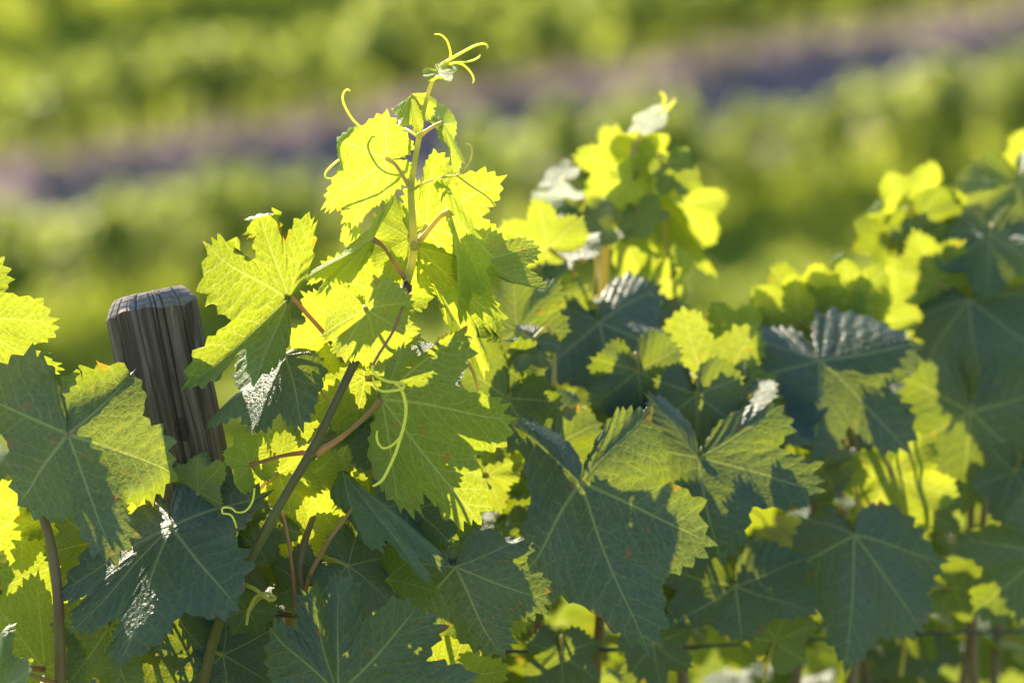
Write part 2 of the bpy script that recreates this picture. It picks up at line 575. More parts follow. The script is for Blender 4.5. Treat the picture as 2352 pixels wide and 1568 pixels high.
def leaf_mesh(T, vec, seed, wave=0.05, droop=0.0, cup=0.0, rolls=(), quilt=0.010):
    """vec: seven 3-D vectors for the veins (VEIN_PHI order) from the petiole point"""
    rg = random.Random(seed * 7 + 3)
    vec = np.asarray(vec, float)
    V = T['ca'][:, None] * vec[T['sec']] + T['cb'][:, None] * vec[T['sec'] + 1]
    size = np.mean(np.linalg.norm(vec[1:6], axis=1))
    a0, a1, a2, a3 = (rg.uniform(0, 6.3) for _ in range(4))
    wx = np.sin(T['P'][:, 1] * 4.2 + a0) * np.sin(T['P'][:, 0] * 3.1 + a1) - math.sin(a0) * math.sin(a1)
    wy = np.sin(T['P'][:, 0] * 4.6 + a2) * np.sin(T['P'][:, 1] * 2.7 + a3) - math.sin(a2) * math.sin(a3)
    ax = unit(vec[1] - vec[5])
    V = V + (0.055 * size * wx * T['rho'])[:, None] * ax + (0.045 * size * wy * T['rho'])[:, None] * unit(vec[3])
    F = T['F']
    # soften the folds along the veins a little
    n = T['n']
    G = V[1:].reshape(-1, n, 3)
    for it in range(3):
        sm = G.copy()
        sm[:, 1:-1] = 0.5 * G[:, 1:-1] + 0.25 * (G[:, :-2] + G[:, 2:])
        sm[-2:] = G[-2:]
        G = sm
    V[1:] = G.reshape(-1, 3)
    N = vnormals(V, F)
    rho, ph = T['rho'], np.radians(T['phi'])
    off = np.zeros(len(V))
    for k in range(4):
        fq = rg.choice((2, 3, 4, 5, 7))
        off += wave / (1 + 0.3 * k) * np.sin(fq * ph + rg.uniform(0, 6.3)) * rho ** (1.6 + 0.4 * k) * 0.6
    off += cup * rho ** 2
    qq = (T['s'] - 0.8 * T['d'] - 0.35 * T['d'] ** 2) / 0.135
    off += quilt * (np.abs(np.sin(np.pi * qq)) - 0.5) * np.clip(T['d'] * 9, 0, 1)
    lo = rg.uniform(0, 6), rg.uniform(0, 6)
    off += 0.022 * np.sin(T['P'][:, 0] * 7 + lo[0]) * np.sin(T['P'][:, 1] * 6 + lo[1]) * rho
    V = V + N * (off * size)[:, None]
    V[:, 2] -= droop * size * rho ** 2
    # rolled margins: (phi0, phi1, rho0, degrees towards the upper face)
    for p0, p1, r0, ang in rolls:
        c, hw = R((p0 + p1) / 2), R(abs(p1 - p0) / 2)
        win = np.clip(1.3 - ((ph - c) / hw) ** 2, 0, 1)
        G0 = V[1:].reshape(-1, n, 3)
        k0 = int(round(r0 ** (1 / 0.9) * G0.shape[0]))
        Nn = vnormals(V, F)[1:].reshape(-1, n, 3)
        wn_ = win[1:].reshape(-1, n)
        m = G0.shape[0]
        seg = np.diff(G0, axis=0)
        for k in range(k0, m):
            L = np.linalg.norm(seg[k - 1], axis=1)[:, None]
            base_d = seg[k - 1] / (L + 1e-12)
            th = R(ang) * wn_[k] * (k - k0 + 1) / (m - k0)
            N0 = Nn[k0]
            G0[k] = G0[k - 1] + (base_d * np.cos(th)[:, None] + N0 * np.sin(th)[:, None]) * L
        V[1:] = G0.reshape(-1, 3)
    me = mesh_from("leaf", V, F)
    at = me.attributes.new("veinco", 'FLOAT_VECTOR', 'POINT')
    at.data.foreach_set("vector", np.stack([T['s'], T['d'], rho], 1).ravel())
    at = me.attributes.new("leafco", 'FLOAT_VECTOR', 'POINT')
    at.data.foreach_set("vector", np.concatenate([T['P'], np.zeros((len(V), 1))], 1).ravel())
    me.materials.append(MAT['leaf'])
    return me


SEED = [100]


def finish_leaf(shoot, J, vec, age_shade, cut, petiole, opts, free=True):
    SEED[0] += 1
    sd_ = SEED[0]
    o = dict(opts)
    T = leaf_template(sd_, cut, o.pop('rings', 12), True, o.pop('toothed', 1.0))
    pm = o.pop('pm', 'petiole')
    pr_ = o.pop('pr', 1.15)
    lab = o.pop('label', None)
    rv = random.Random(sd_ + 5000)
    o.setdefault('wave', rv.uniform(.05, .11) if free else .06)
    o.setdefault('cup', rv.uniform(-.14, .10) if free else -.03)
    o.setdefault('quilt', .014)
    if free and 'rolls' not in o and rv.random() < .6:
        c = rv.choice((-100, -50, 0, 50, 100)) + rv.uniform(-15, 15)
        o['rolls'] = ((c - 28, c + 28, rv.uniform(.72, .86), rv.choice((-1, 1)) * rv.uniform(35, 85)),)
    me = leaf_mesh(T, vec, sd_, **o)
    ob = add("leaf", me, None, shoot, J)
    ob["age_shade"] = float(age_shade)  # leaf maturity, set higher on shaded leaves to darken their colour
    ob["tone"] = random.Random(sd_).random()
    if lab:
        ob["label"] = lab
    if petiole is not None:
        add_tube("petiole", petiole, [0.0016 * pr_, 0.0011 * pr_, 0.0011 * pr_, 0.0018 * pr_], MAT[pm], ob, J, sides=8, n=6)
    return ob


def TL(shoot, J, depth, tips, face='u', age_shade=0.8, cut=0.3, pet=None, **opts):
    """leaf from the picture positions of its vein tips, counter-clockwise; tips are (x, y[, cm away])"""
    dJ = depth / 100
    Jw = W(J[0], J[1], dJ)
    tv = []
    for t in tips:
        z = t[2] if len(t) > 2 else 0
        tv.append(W(t[0], t[1], dJ + z / 100) - Jw)
    if face == 'l':
        tv = tv[::-1]
    if len(tv) == 5:
        E = leaf_template(1, cut, 3, False)['E']
        def extra(i0, i1, k):
            M = np.array([E[i0], E[i1]]).T
            a, b = np.linalg.solve(M, E[k])
            return a, b
        a, b = extra(1, 2, 0)
        first = a * tv[0] + b * tv[1]
        a, b = extra(5, 4, 6)
        last = a * tv[4] + b * tv[3]
        lim = lambda v, w: v / max(1, np.linalg.norm(v) / (0.85 * np.linalg.norm(w)))
        tv = [lim(first, tv[0])] + tv + [lim(last, tv[4])]
    pp = None
    if pet:
        pp = [Jw] + [W(q[0], q[1], dJ + (q[2] if len(q) > 2 else 0) / 100) for q in pet]
    return finish_leaf(shoot, Jw, tv, age_shade, cut, pp, opts, False)


def GL(shoot, J, depth, ang, size, face='u', pitch=0, roll=0, age_shade=0.8, cut=0.3, pet='auto', wide=1.0, **opts):
    """leaf from its petiole point, picture direction of the midrib, size and tilt (pitch: tip away)"""
    dJ = depth / 100
    Jw = W(J[0], J[1], dJ)
    m = size * PX * (D0 + dJ) / D0
    u = RIGHT * math.cos(R(ang)) + UP * math.sin(R(ang))
    best = None
    for sp, sr in (((1, 1), (1, -1), (-1, 1), (-1, -1)) if face == 'l' else ((1, 1),)):
        n = -FWD if face == 'u' else FWD
        u2_ = u * math.cos(R(pitch * sp)) + FWD * math.sin(R(pitch * sp))
        n = unit(n - u2_ * (n @ u2_))
        x = np.cross(u2_, n)
        x2_ = x * math.cos(R(roll * sr)) + n * math.sin(R(roll * sr))
        lit = abs(np.cross(x2_, u2_) @ np.array(sd))
        if best is None or lit > best[0]:
            best = (lit, u2_, x2_)
    u2, x2 = best[1], best[2]
    E = leaf_template(1, cut, 3, False)['E']
    rg = random.Random(int(J[0] * 31 + J[1]))
    vec = [(x2 * e[0] * wide + u2 * e[1]) * m * rg.uniform(0.92, 1.08) for e in E]
    pp = None
    if pet == 'auto':
        L = 0.055
        pp = [Jw, Jw - u2 * L * 0.35 + np.array((0, 0.2, -0.3)) * L * 0.4, Jw - u2 * L * 0.6 + np.array((0, 0.5, -0.8)) * L * 0.8, Jw - u2 * L * 0.7 + np.array((0, 0.8, -1.6)) * L]
    elif pet:
        pp = [Jw] + [W(q[0], q[1], dJ + (q[2] if len(q) > 2 else 0) / 100) for q in pet]
    return finish_leaf(shoot, Jw, vec, age_shade, cut, pp, opts)


HALF = unit(np.array(sd) - FWD)      # a leaf facing this way mirrors the sun to the camera


def NL(shoot, J, depth, ang, size, tilt=(0, 0, 0), age_shade=0.7, cut=0.3, pet='auto', **opts):
    """leaf whose upper face looks up into the glint of the sun, turned by tilt"""
    n = unit(HALF + np.array(tilt))
    u = RIGHT * math.cos(R(ang)) + UP * math.sin(R(ang))
    # raise the picture direction into the plane of the leaf, along the line of sight
    k = -(u @ n) / (FWD @ n)
    u2 = unit(u + FWD * max(-2.2, min(2.2, k)))
    u2 = unit(u2 - n * (u2 @ n))
    dJ = depth / 100
    Jw = W(J[0], J[1], dJ)
    m = size * PX * (D0 + dJ) / D0
    x2 = np.cross(u2, n)
    E = leaf_template(1, cut, 3, False)['E']
    vec = [(x2 * e[0] + u2 * e[1]) * m for e in E]
    pp = None
    if pet == 'auto':
        pp = [Jw, Jw - u2 * .02 - UP * .006, Jw - u2 * .03 - UP * .03, Jw - u2 * .03 - UP * .06]
    return finish_leaf(shoot, Jw, vec, age_shade, cut, pp, opts)


def S(pts, dep=0.0):
    return [W(p[0], p[1], (dep + (p[2] if len(p) > 2 else 0)) / 100) for p in pts]


#@@SETTING
# ------------------------------------------------------------------ the ground: near terrace, dip, far slope
YC = 40.0
ZC = CAMZ - YC * math.tan(PITCH)
SLOPE = math.tan(R(17))
ROW_A = R(22)                                  # direction of the rows on the far slope
ROW_D = np.array((math.cos(ROW_A), math.sin(ROW_A)))
ROW_N = np.array((-math.sin(ROW_A), math.cos(ROW_A)))
SPACING = 3.6
ROW_OFF = 0.52


def ground_z(x, y):
    x, y = np.asarray(x, float), np.asarray(y, float)
    far = ZC + SLOPE * (y - YC)
    far = np.where(y > 90, ZC + SLOPE * 50 + (y - 90) * 0.12, far)
    near = np.where(y < 6, 0.0, -(y - 6) * 0.52)
    k = 1.2
    z = np.where(y < 60, np.logaddexp(near / k, far / k) * k, far)
    return np.where(y < 5.0, 0.0, z) + 0.03 * np.sin(x * 1.7 + y * 0.6) * np.clip((np.abs(y) - 5) / 3, 0, 1)


def row_coord(x, y):
    """distance across the rows, in rows; whole numbers are vine rows"""
    return ((x * ROW_N[0] + (y - YC) * ROW_N[1]) / SPACING) - ROW_OFF


def ground_material():
    nt = NT("vineyard_soil")
    c = nt.node("ShaderNodeNewGeometry").outputs["Position"]
    sx = nt.node("ShaderNodeSeparateXYZ")
    nt.put(sx.inputs[0], c)
    a = nt.m('MULTIPLY', sx.outputs[0], float(ROW_N[0]))
    b = nt.m('MULTIPLY', nt.m('SUBTRACT', sx.outputs[1], YC), float(ROW_N[1]))
    r = nt.m('SUBTRACT', nt.m('DIVIDE', nt.m('ADD', a, b), SPACING), ROW_OFF)
    r = nt.m('MULTIPLY_ADD', nt.m('SUBTRACT', nt.noise(c, 0.9, 3), 0.5), 0.30, r)
    tilled = nt.m('MULTIPLY', nt.step(r, 0.05, 0.22), nt.step(r, 1.0, 1.2, 1.0, 0.0))               # one alley is tilled, the others are grassed
    near = nt.step(sx.outputs[1], 5.0, 12.0)
    f = nt.noise(c, 3.0, 6, 0.65)
    g = nt.noise(c, 22.0, 4, 0.6)
    soil = nt.mix(f, (0.20, 0.135, 0.165), (0.38, 0.275, 0.315))
    soil = nt.mix(nt.step(g, 0.55, 0.75), soil, (0.48, 0.39, 0.39))
    turf = nt.mix(f, (0.15, 0.21, 0.04), (0.25, 0.29, 0.07))
    base = nt.mix(nt.m('MULTIPLY', tilled, near), turf, soil)
    return nt.finish(nt.principled(base, 0.95, 0.15, nt.bump(nt.m('MULTIPLY_ADD', f, 2, g), 0.7, 0.05)))


ys = np.concatenate([np.linspace(-30, 4, 18), np.linspace(5, 30, 51), np.linspace(30.2, 55, 125), np.linspace(56, 100, 45), np.geomspace(105, 1500, 20)])
xs = np.concatenate([-np.geomspace(15, 900, 16)[::-1], np.linspace(-14, 14, 113), np.geomspace(15, 900, 16)])
GX, GY = np.meshgrid(xs, ys)
rngn = np.random.default_rng(4)
GZ = ground_z(GX, GY) + rngn.normal(0, 0.018, GX.shape) * ((GY > 28) & (GY < 60))
nx = len(xs)
gv = np.stack([GX, GY, GZ], -1).reshape(-1, 3)
gf = [(j * nx + i, j * nx + i + 1, (j + 1) * nx + i + 1, (j + 1) * nx + i) for j in range(len(ys) - 1) for i in range(nx - 1)]
g_o = add("ground", mesh_from("ground", gv, gf), ground_material())
g_o["kind"] = "structure"


def scatter_cards(n, rng, gen, mat, name, kind_label, cat):
    V, F = [], []
    for _ in range(n):
        gen(V, F, rng)
    o = add(name, mesh_from(name, V, F, False), mat)
    o["kind"], o["label"], o["category"] = "stuff", kind_label, cat
    return o


def grass_blade(V, F, rng):
    while True:
        y = rng.uniform(30, 52)
        x = rng.uniform(-7.5, 7.5) * (y / 46)
        r = row_coord(x, y)
        if r < 0.2 or r > 1.1 or rng.random() < 0.04:
            break
    z = float(ground_z(x, y))
    h = rng.uniform(0.08, 0.28)
    a = rng.uniform(0, 6.28)
    w = rng.uniform(0.012, 0.028)
    lx, ly = rng.uniform(-0.08, 0.08), rng.uniform(-0.08, 0.08)
    k = len(V)
    V += [(x - w * math.cos(a), y - w * math.sin(a), z - 0.01), (x + w * math.cos(a), y + w * math.sin(a), z - 0.01), (x + lx * .4 + w * .7 * math.cos(a), y + ly * .4 + w * .7 * math.sin(a), z + h * .6), (x + lx, y + ly, z + h)]
    F += [(k, k + 1, k + 2), (k, k + 2, k + 3)]


def far_grass_material():
    nt = NT("far_grass")
    f = nt.noise(nt.node("ShaderNodeNewGeometry").outputs["Position"], 1.2, 3)
    base = nt.mix(f, (0.07, 0.10, 0.02), (0.14, 0.15, 0.035))
    return nt.finish(add_shaders(nt, nt.principled(base, 0.6, 0.3), translucent(nt, nt.mix(f, (0.32, 0.40, 0.04), (0.44, 0.47, 0.07)))))


MAT['grass'] = far_grass_material()
scatter_cards(90000, random.Random(5), grass_blade, MAT['grass'], "grass", "short green grass covering the far slope outside the tilled alley", "grass")


def stone(V, F, rng):
    y = rng.uniform(32, 52)
    x = rng.uniform(-7, 7) * (y / 46)
    if not 0.25 < row_coord(x, y) < 1.0:
        return
    z = float(ground_z(x, y))
    s = rng.choice((0.015, 0.02, 0.03, 0.03, 0.05))
    k = len(V)
    for q in ((1, 0, 0), (0, 1, 0), (-1, 0, 0), (0, -1, 0), (0, 0, .8), (0, 0, -.5)):
        V.append((x + q[0] * s * rng.uniform(.6, 1.2), y + q[1] * s * rng.uniform(.6, 1.2), z + q[2] * s + 0.3 * s))
    for i in range(4):
        F += [(k + i, k + (i + 1) % 4, k + 4), (k + (i + 1) % 4, k + i, k + 5)]


scatter_cards(2500, random.Random(8), stone, plain("pale_stone", (0.46, 0.40, 0.39), 0.7, scale=3), "stones", "pale stones lying on the tilled soil of the far slope", "stones")


# ------------------------------------------------------------------ vines on the far slope
def crown_mesh(seed):
    rg = random.Random(seed)
    V, F = [], []
    clumps = []
    for k in range(26):
        clumps.append((rg.uniform(-0.62, 0.62), rg.gauss(0, 0.13), rg.uniform(0.26, 0.74), rg.uniform(0.11, 0.19)))
    for k in range(7):
        x = rg.uniform(-0.6, 0.6)
        for t in range(3):
            clumps.append((x + rg.uniform(-.05, .05), rg.gauss(0, 0.1), 0.72 + 0.08 * t, 0.09 - 0.015 * t))
    for cx, cy, cz, cr in clumps:
        for i in range(int(19 * cr / 0.15)):
            d = np.array([rg.gauss(0, 1) for _ in range(3)])
            d = d / np.linalg.norm(d) * cr * rg.random() ** 0.4
            p = np.array((cx, cy, cz)) + d
            n = unit(np.array((rg.gauss(0, .6), rg.gauss(-0.2, .6), rg.gauss(0.5, .5))))
            a = unit(np.cross(n, (rg.gauss(0, 1), rg.gauss(0, 1), rg.gauss(0, 1))))
            b = np.cross(n, a)
            s = rg.uniform(0.04, 0.075)
            k = len(V)
            for (u, v, w) in ((0, -.5, 0), (.75, -.75, .1), (.95, .1, .12), (.45, .5, 0), (0, 1.1, -.15), (-.45, .5, 0), (-.95, .1, .12), (-.75, -.75, .1)):
                V.append(tuple(p + a * u * s + b * v * s + n * w * s))
            F += [(k, k + 1, k + 2, k + 3), (k, k + 3, k + 4, k + 5), (k, k + 5, k + 6, k + 7)]
    me = mesh_from("crown", V, F, False)
    me.materials.append(MAT['far'])
    return me


def trunk_mesh(seed):
    rg = random.Random(seed)
    P = [(0, 0, -0.05)] + [(rg.uniform(-.04, .04), rg.uniform(-.03, .03), z) for z in (0.12, 0.26, 0.40)] + [(rg.uniform(-.1, .1), 0, 0.5)]
    V, F = tube(P, [0.035, 0.028, 0.026, 0.028, 0.02], 8, 4)
    me = mesh_from("trunk", V, F)
    me.materials.append(MAT['bark'])
    return me


CROWNS = [crown_mesh(s) for s in range(7)]
TRUNKS = [trunk_mesh(s) for s in range(4)]
ORD = ["first", "second", "third", "fourth", "fifth", "sixth", "seventh", "eighth", "ninth", "tenth", "eleventh", "twelfth", "thirteenth", "fourteenth", "fifteenth", "sixteenth"]
rg = random.Random(77)
far_rows = []
for row in range(-2, 6):
    vines = []
    for k in range(-18, 19):
        t = k * 0.92 + row * 0.37 + rg.uniform(-.12, .12)
        q = ROW_N * (row + ROW_OFF) * SPACING + ROW_D * t
        x, y = q[0] + rg.uniform(-.05, .05), q[1] + YC
        if y < 29:
            continue
        z = float(ground_z(x, y))
        px, py = screen((x, y, z + 0.5))
        if -330 < px < 2680 and -260 < py < 1500:
            vines.append((px, py, x, y, z))
    if vines:
        far_rows.append((row, sorted(vines)))
far_rows = [r for r in far_rows if any(-100 < v[0] < 2450 and -70 < v[1] < 1150 for v in r[1])]
far_rows.sort(key=lambda r: -r[0])
row_names = [ORD[i] + " vine row from the top" for i in range(len(far_rows))]
row_names[0] = "topmost vine row"
for (row, vines), rn in zip(far_rows, row_names):
    i = 0
    for px, py, x, y, z in vines:
        if -130 < px < 2480:
            lab = "blurred far grapevine, %s from left in the %s" % (ORD[i], rn)
            i += 1
        else:
            lab = "blurred far grapevine past the %s edge in the %s" % ("left" if px < 1000 else "right", rn)
        t = thing("grapevine", lab, "grapevine", (x, y, z), "vines in rows on the far slope")
        a = ROW_A + rg.choice((0, math.pi)) + rg.uniform(-.06, .06)
        s = rg.uniform(0.9, 1.2)
        t.rotation_euler = (0, 0, a)
        t.scale = (s, s, s * rg.uniform(.9, 1.1))
        for nm, me in (("trunk", TRUNKS[rg.randrange(4)]), ("crown", CROWNS[rg.randrange(7)])):
            o = bpy.data.objects.new(nm, me)
            col.objects.link(o)
            o.parent = t
            if nm == "crown":
                o["kind"] = "stuff"
#@@POST
# ------------------------------------------------------------------ the trellis post
top = W(340, 672, 0.075)
low = W(490, 1400, 0.075)
axis = unit(top - low)
H = (top[2]) / axis[2]
base = top - axis * H
post = thing("trellis_post", "weathered grey wooden post leaning left, its top slanted and cracked", "post", (0, 0, 0))
zx = unit(RIGHT - axis * (RIGHT @ axis))
yy = np.cross(axis, zx)
M = Matrix([[zx[i], yy[i], axis[i], base[i]] for i in range(3)] + [[0, 0, 0, 1]])
post.matrix_world = M
PR = 0.0335
CRACKS = [(-1.27, 0.0024, .35, 0.3), (-1.52, 0.0015, .16, 1.1), (-1.86, 0.0020, .22, 2.0), (-0.85, 0.0013, .5, 0.7), (-2.3, 0.0012, .12, 4.0), (-1.38, 0.0022, .9, 5.2), (-2.62, 0.001, .2, 2.6)]


def post_radius(th, z):
    r = PR * (1 + 0.016 * math.cos(6 * th + 0.6) + 0.012 * math.cos(3 * th + 1.9))
    r *= 1 + 0.0018 * math.sin(th * 31 + 1.5 * math.sin(z * 13)) + 0.003 * math.sin(th * 67 + 2 * math.sin(z * 9 + th * 3))
    for c, dpt, ln, ph in CRACKS:
        cc = c + 0.05 * math.sin(z * 11 + ph)
        dth = (th - cc + math.pi) % (2 * math.pi) - math.pi
        fade = min(1, max(0, 1 - (H - z) / ln)) if ln < 0.5 else 1
        r -= 1.8 * dpt * math.exp(-(dth / 0.016) ** 2) * (0.35 + 0.65 * fade)
    return r


SEG = 360
zs = np.concatenate([[-0.05, 0.2, 0.4, 0.55], np.linspace(0.7, H - 0.012, 80)])
V, F = [], []
rim = [H - 0.0125 + 0.0018 * math.sin(3 * t + 1) + 0.0006 * math.sin(11 * t) for t in np.linspace(0, 2 * math.pi, SEG, False) - math.pi]
for iz, z in enumerate(zs):
    for j in range(SEG):
        th = -math.pi + 2 * math.pi * j / SEG
        zz = rim[j] if iz == len(zs) - 1 else z
        r = post_radius(th, zz)
        V.append((r * math.cos(th), r * math.sin(th), zz))
for i in range(len(zs) - 1):
    for j in range(SEG):
        k = (j + 1) % SEG
        F.append((i * SEG + j, i * SEG + k, (i + 1) * SEG + k, (i + 1) * SEG + j))


def under(name, V, F, mat, parent, smooth=True):
    me = mesh_from(name, V, F, smooth)
    me.materials.append(mat)
    o = bpy.data.objects.new(name, me)
    col.objects.link(o)
    o.parent = parent
    return o


under("shaft", V, F, MAT['wood'], post)
V, F = [], []
prof = [(1.0, None), (0.985, -0.0112), (0.92, -0.0075), (0.84, -0.0035), (0.76, -0.0006), (0.6, 0.0002), (0.35, 0.0004), (0.12, 0.0)]
rg = random.Random(3)
for fr_, dz in prof:
    for j in range(SEG):
        th = -math.pi + 2 * math.pi * j / SEG
        r = post_radius(th, H - 0.004) * fr_ + PR * (1 - fr_)
        # deepen the cracks towards the rim
        z = rim[j] if dz is None else H + dz + 0.0003 * math.sin(th * 9 + 1) * fr_ - 0.0035 * max(0, fr_ - .55) * math.cos(th - 2.6)
        for c, dpt, ln, ph in CRACKS:
            dth = (th - c - 0.05 * math.sin(H * 11 + ph) - 0.06 * (1 - fr_) + math.pi) % (2 * math.pi) - math.pi
            if dz is not None:
                z -= 1.2 * dpt * math.exp(-(dth / 0.02) ** 2) * fr_
        V.append((fr_ * r * math.cos(th), fr_ * r * math.sin(th), z))
n = len(prof)
for i in range(n - 1):
    for j in range(SEG):
        k = (j + 1) % SEG
        F.append((i * SEG + j, i * SEG + k, (i + 1) * SEG + k, (i + 1) * SEG + j))
V.append((0, 0, H))
F += [((n - 1) * SEG + j, (n - 1) * SEG + (j + 1) % SEG, len(V) - 1) for j in range(SEG)]
under("end_grain", V, F, MAT['grain'], post)
# the knot: a sunken oval with a raised lip
kw = W(419, 985, 0.04)
kl = M.inverted() @ Vector(kw)
kth = math.atan2(kl.y, kl.x)
V, F = [], []
for i, (fr_, h) in enumerate(((1.5, 0.0002), (1.15, 0.0012), (0.95, 0.0014), (0.75, 0.0007), (0.45, 0.0009), (0.0, 0.0006))):
    for j in range(28):
        t = 2 * math.pi * j / 28
        ww, hh_ = 0.0034 * fr_ * (1 + .08 * math.sin(3 * t)), 0.0062 * fr_ * (1 + .06 * math.cos(2 * t + 1))
        th = kth + ww * math.cos(t) / PR
        z = kl.z + hh_ * math.sin(t)
        r = post_radius(th, z) + h * .8
        V.append((r * math.cos(th), r * math.sin(th), z))
for i in range(5):
    for j in range(28):
        k = (j + 1) % 28
        F.append((i * 28 + j, i * 28 + k, (i + 1) * 28 + k, (i + 1) * 28 + j))
under("knot", V, F, MAT['knot'], post)

#@@NEAR
# ------------------------------------------------------------------ the tall shoot
hero = thing("vine_shoot", "tall backlit vine shoot in sharp focus with curling tendrils at its tip", "vine shoot", W(470, 1560, 0.02))
add_tube("stem", S([(452, 1640, 3), (482, 1500, 2), (512, 1405, 1.2), (545, 1330, .6), (600, 1236, 0), (660, 1130, -.3), (716, 1035, -.5), (770, 925, -.6), (826, 812, -.6), (880, 728, -.2), (932, 660, 0)]),
         [.0037, .0036, .0035, .0034, .0036, .0032, .0035, .0030, .0032, .0027, .0029], MAT['purple'], hero, sides=14, ridges=0.05)
add_tube("stem", S([(930, 664), (941, 625), (951, 565, -.1), (947, 500), (944, 432, -.1), (953, 370), (963, 312), (972, 262), (985, 210), (1003, 163)]),
         [.0028, .0029, .0031, .0026, .0026, .0020, .0021, .0016, .0015, .0012], MAT['green'], hero, sides=12)
for (x, y, r, sq, m) in ((934, 662, 11, 1.3, 'node'), (822, 822, 12, .8, 'node'), (716, 1040, 14, 1.2, 'purple'), (951, 565, 11, 1.0, 'green'), (944, 432, 9, 1.0, 'green'), (963, 312, 8, 1, 'green'), (967, 247, 6, 1, 'green'), (545, 1332, 17, 1.1, 'cane')):
    c = W(x, y, -0.004 if m != 'node' else -0.003)
    V, F = [], []
    rg = random.Random(x)
    for i in range(9):
        la = -math.pi / 2 + math.pi * i / 8
        for j in range(14):
            lo_ = 2 * math.pi * j / 14
            k = r * PX * rg.uniform(.88, 1.1) * (1 if m != 'node' else rg.uniform(.75, 1.25))
            V.append(RIGHT * k * math.cos(la) * math.cos(lo_) + FWD * k * math.cos(la) * math.sin(lo_) + UP * k * sq * math.sin(la))
    for i in range(8):
        for j in range(14):
            F.append((i * 14 + j, i * 14 + (j + 1) % 14, (i + 1) * 14 + (j + 1) % 14, (i + 1) * 14 + j))
    add("node", mesh_from("node", V, F), MAT[m], hero, c)

# tendrils: (points, radii mm, material)
def tendril(shoot, pts, rad, mat='tendril', dep=0.0):
    return add_tube("tendril", S(pts, dep), [r / 1080 for r in rad], MAT[mat], shoot, sides=8, n=7)


def fork(parent, pts, rad, mat='tendril', dep=0.0):
    P = S(pts, dep)
    return add_tube("tendril_fork", P, [r / 1080 for r in rad], MAT[mat], parent, sides=8, n=7)


t = tendril(hero, [(1002, 164), (1021, 145), (1034, 136), (1068, 117, .3), (1091, 105, .5), (1106, 101, .6), (1115, 102, .6), (1120, 107, .5), (1119, 112, .4)], [1.5, 1.3, 1.15, 1.0, .95, .9, .8, .75, .5])
fork(t, [(1033, 137), (1035, 123), (1030, 102, -.3), (1023, 89, -.5), (1011, 80, -.6), (998, 79, -.6)], [1.0, .9, .85, .8, .7, .5])
t = tendril(hero, [(1004, 166), (1013, 162), (1024, 154), (1036, 147), (1049, 144), (1068, 143, -.3), (1086, 139, -.6), (1099, 132, -.7), (1103, 126, -.7)], [1.2, 1.1, 1.0, 1.0, .9, .8, .75, .7, .4])
fork(t, [(1047, 144), (1063, 149, .2), (1077, 161, .4), (1086, 175, .5), (1088, 185, .5), (1085, 192, .4)], [.9, .85, .85, .8, .7, .4])
t = tendril(hero, [(960, 314), (944, 303, .5), (925, 296, 1.5), (885, 303, 4), (848, 303, 4.5), (816, 281, 4.5), (797, 254, 4.3), (787, 229, 4), (790, 212, 3.8), (799, 206, 3.6), (805, 210, 3.6)], [1.2, 1.1, 1.0, .95, .9, .9, .9, .85, .8, .75, .5])
fork(t, [(880, 303, 4), (845, 325, 5), (800, 352, 5.2), (766, 377, 5), (748, 396, 4.8), (749, 408, 4.6), (768, 410, 4.5)], [.9, .85, .8, .8, .75, .75, .5])
t = tendril(hero, [(950, 435), (970, 423), (989, 415, -.5), (1021, 406, -2.4), (1051, 402, -3), (1074, 380, -3), (1084, 354, -2.8), (1081, 335, -2.6), (1070, 329, -2.5)], [1.1, 1.0, .95, .9, .8, .7, .65, .6, .4], 'green')
fork(t, [(1049, 403, -3), (1084, 429, -3.2), (1116, 450, -3.2), (1133, 468, -3), (1138, 485, -3), (1127, 499, -3), (1111, 498, -3)], [.7, .65, .6, .6, .55, .5, .35], 'green')
add_tube("tendril", S([(934, 664, -.3), (928, 692, -2.5), (919, 722, -4), (901, 764, -5), (870, 814, -5.4), (857, 838, -5.4)]), [.0014, .0011, .0010, .0010, .0010, .0010], MAT['red'], hero, sides=8)
t = tendril(hero, [(858, 836, -5.4), (855, 848, -5.3), (866, 864, -5.2), (892, 876, -5), (919, 879, -5), (928, 885, -5.3), (923, 893, -5.8), (905, 897, -5.9), (878, 898, -5.6), (862, 886, -5.4), (856, 866, -5.3)], [1.05, 1.05, 1.1, 1.1, 1.1, 1.1, 1.0, 1.0, .95, .85, .6])
t = tendril(hero, [(905, 878, -5), (921, 893, -5.1), (932, 929, -5), (930, 966, -4.8), (920, 1004, -4.6), (906, 1046, -4.6), (882, 1096, -4.9), (868, 1110, -5), (856, 1116, -5)], [1.0, 1.2, 1.3, 1.3, 1.3, 1.25, 1.2, 1.1, .7])
fork(t, [(921, 1002, -4.6), (901, 1022, -4.4), (882, 1029, -4.3), (870, 1020, -4.3), (865, 1002, -4.3), (867, 988, -4.3)], [.95, .9, .85, .85, .8, .5])

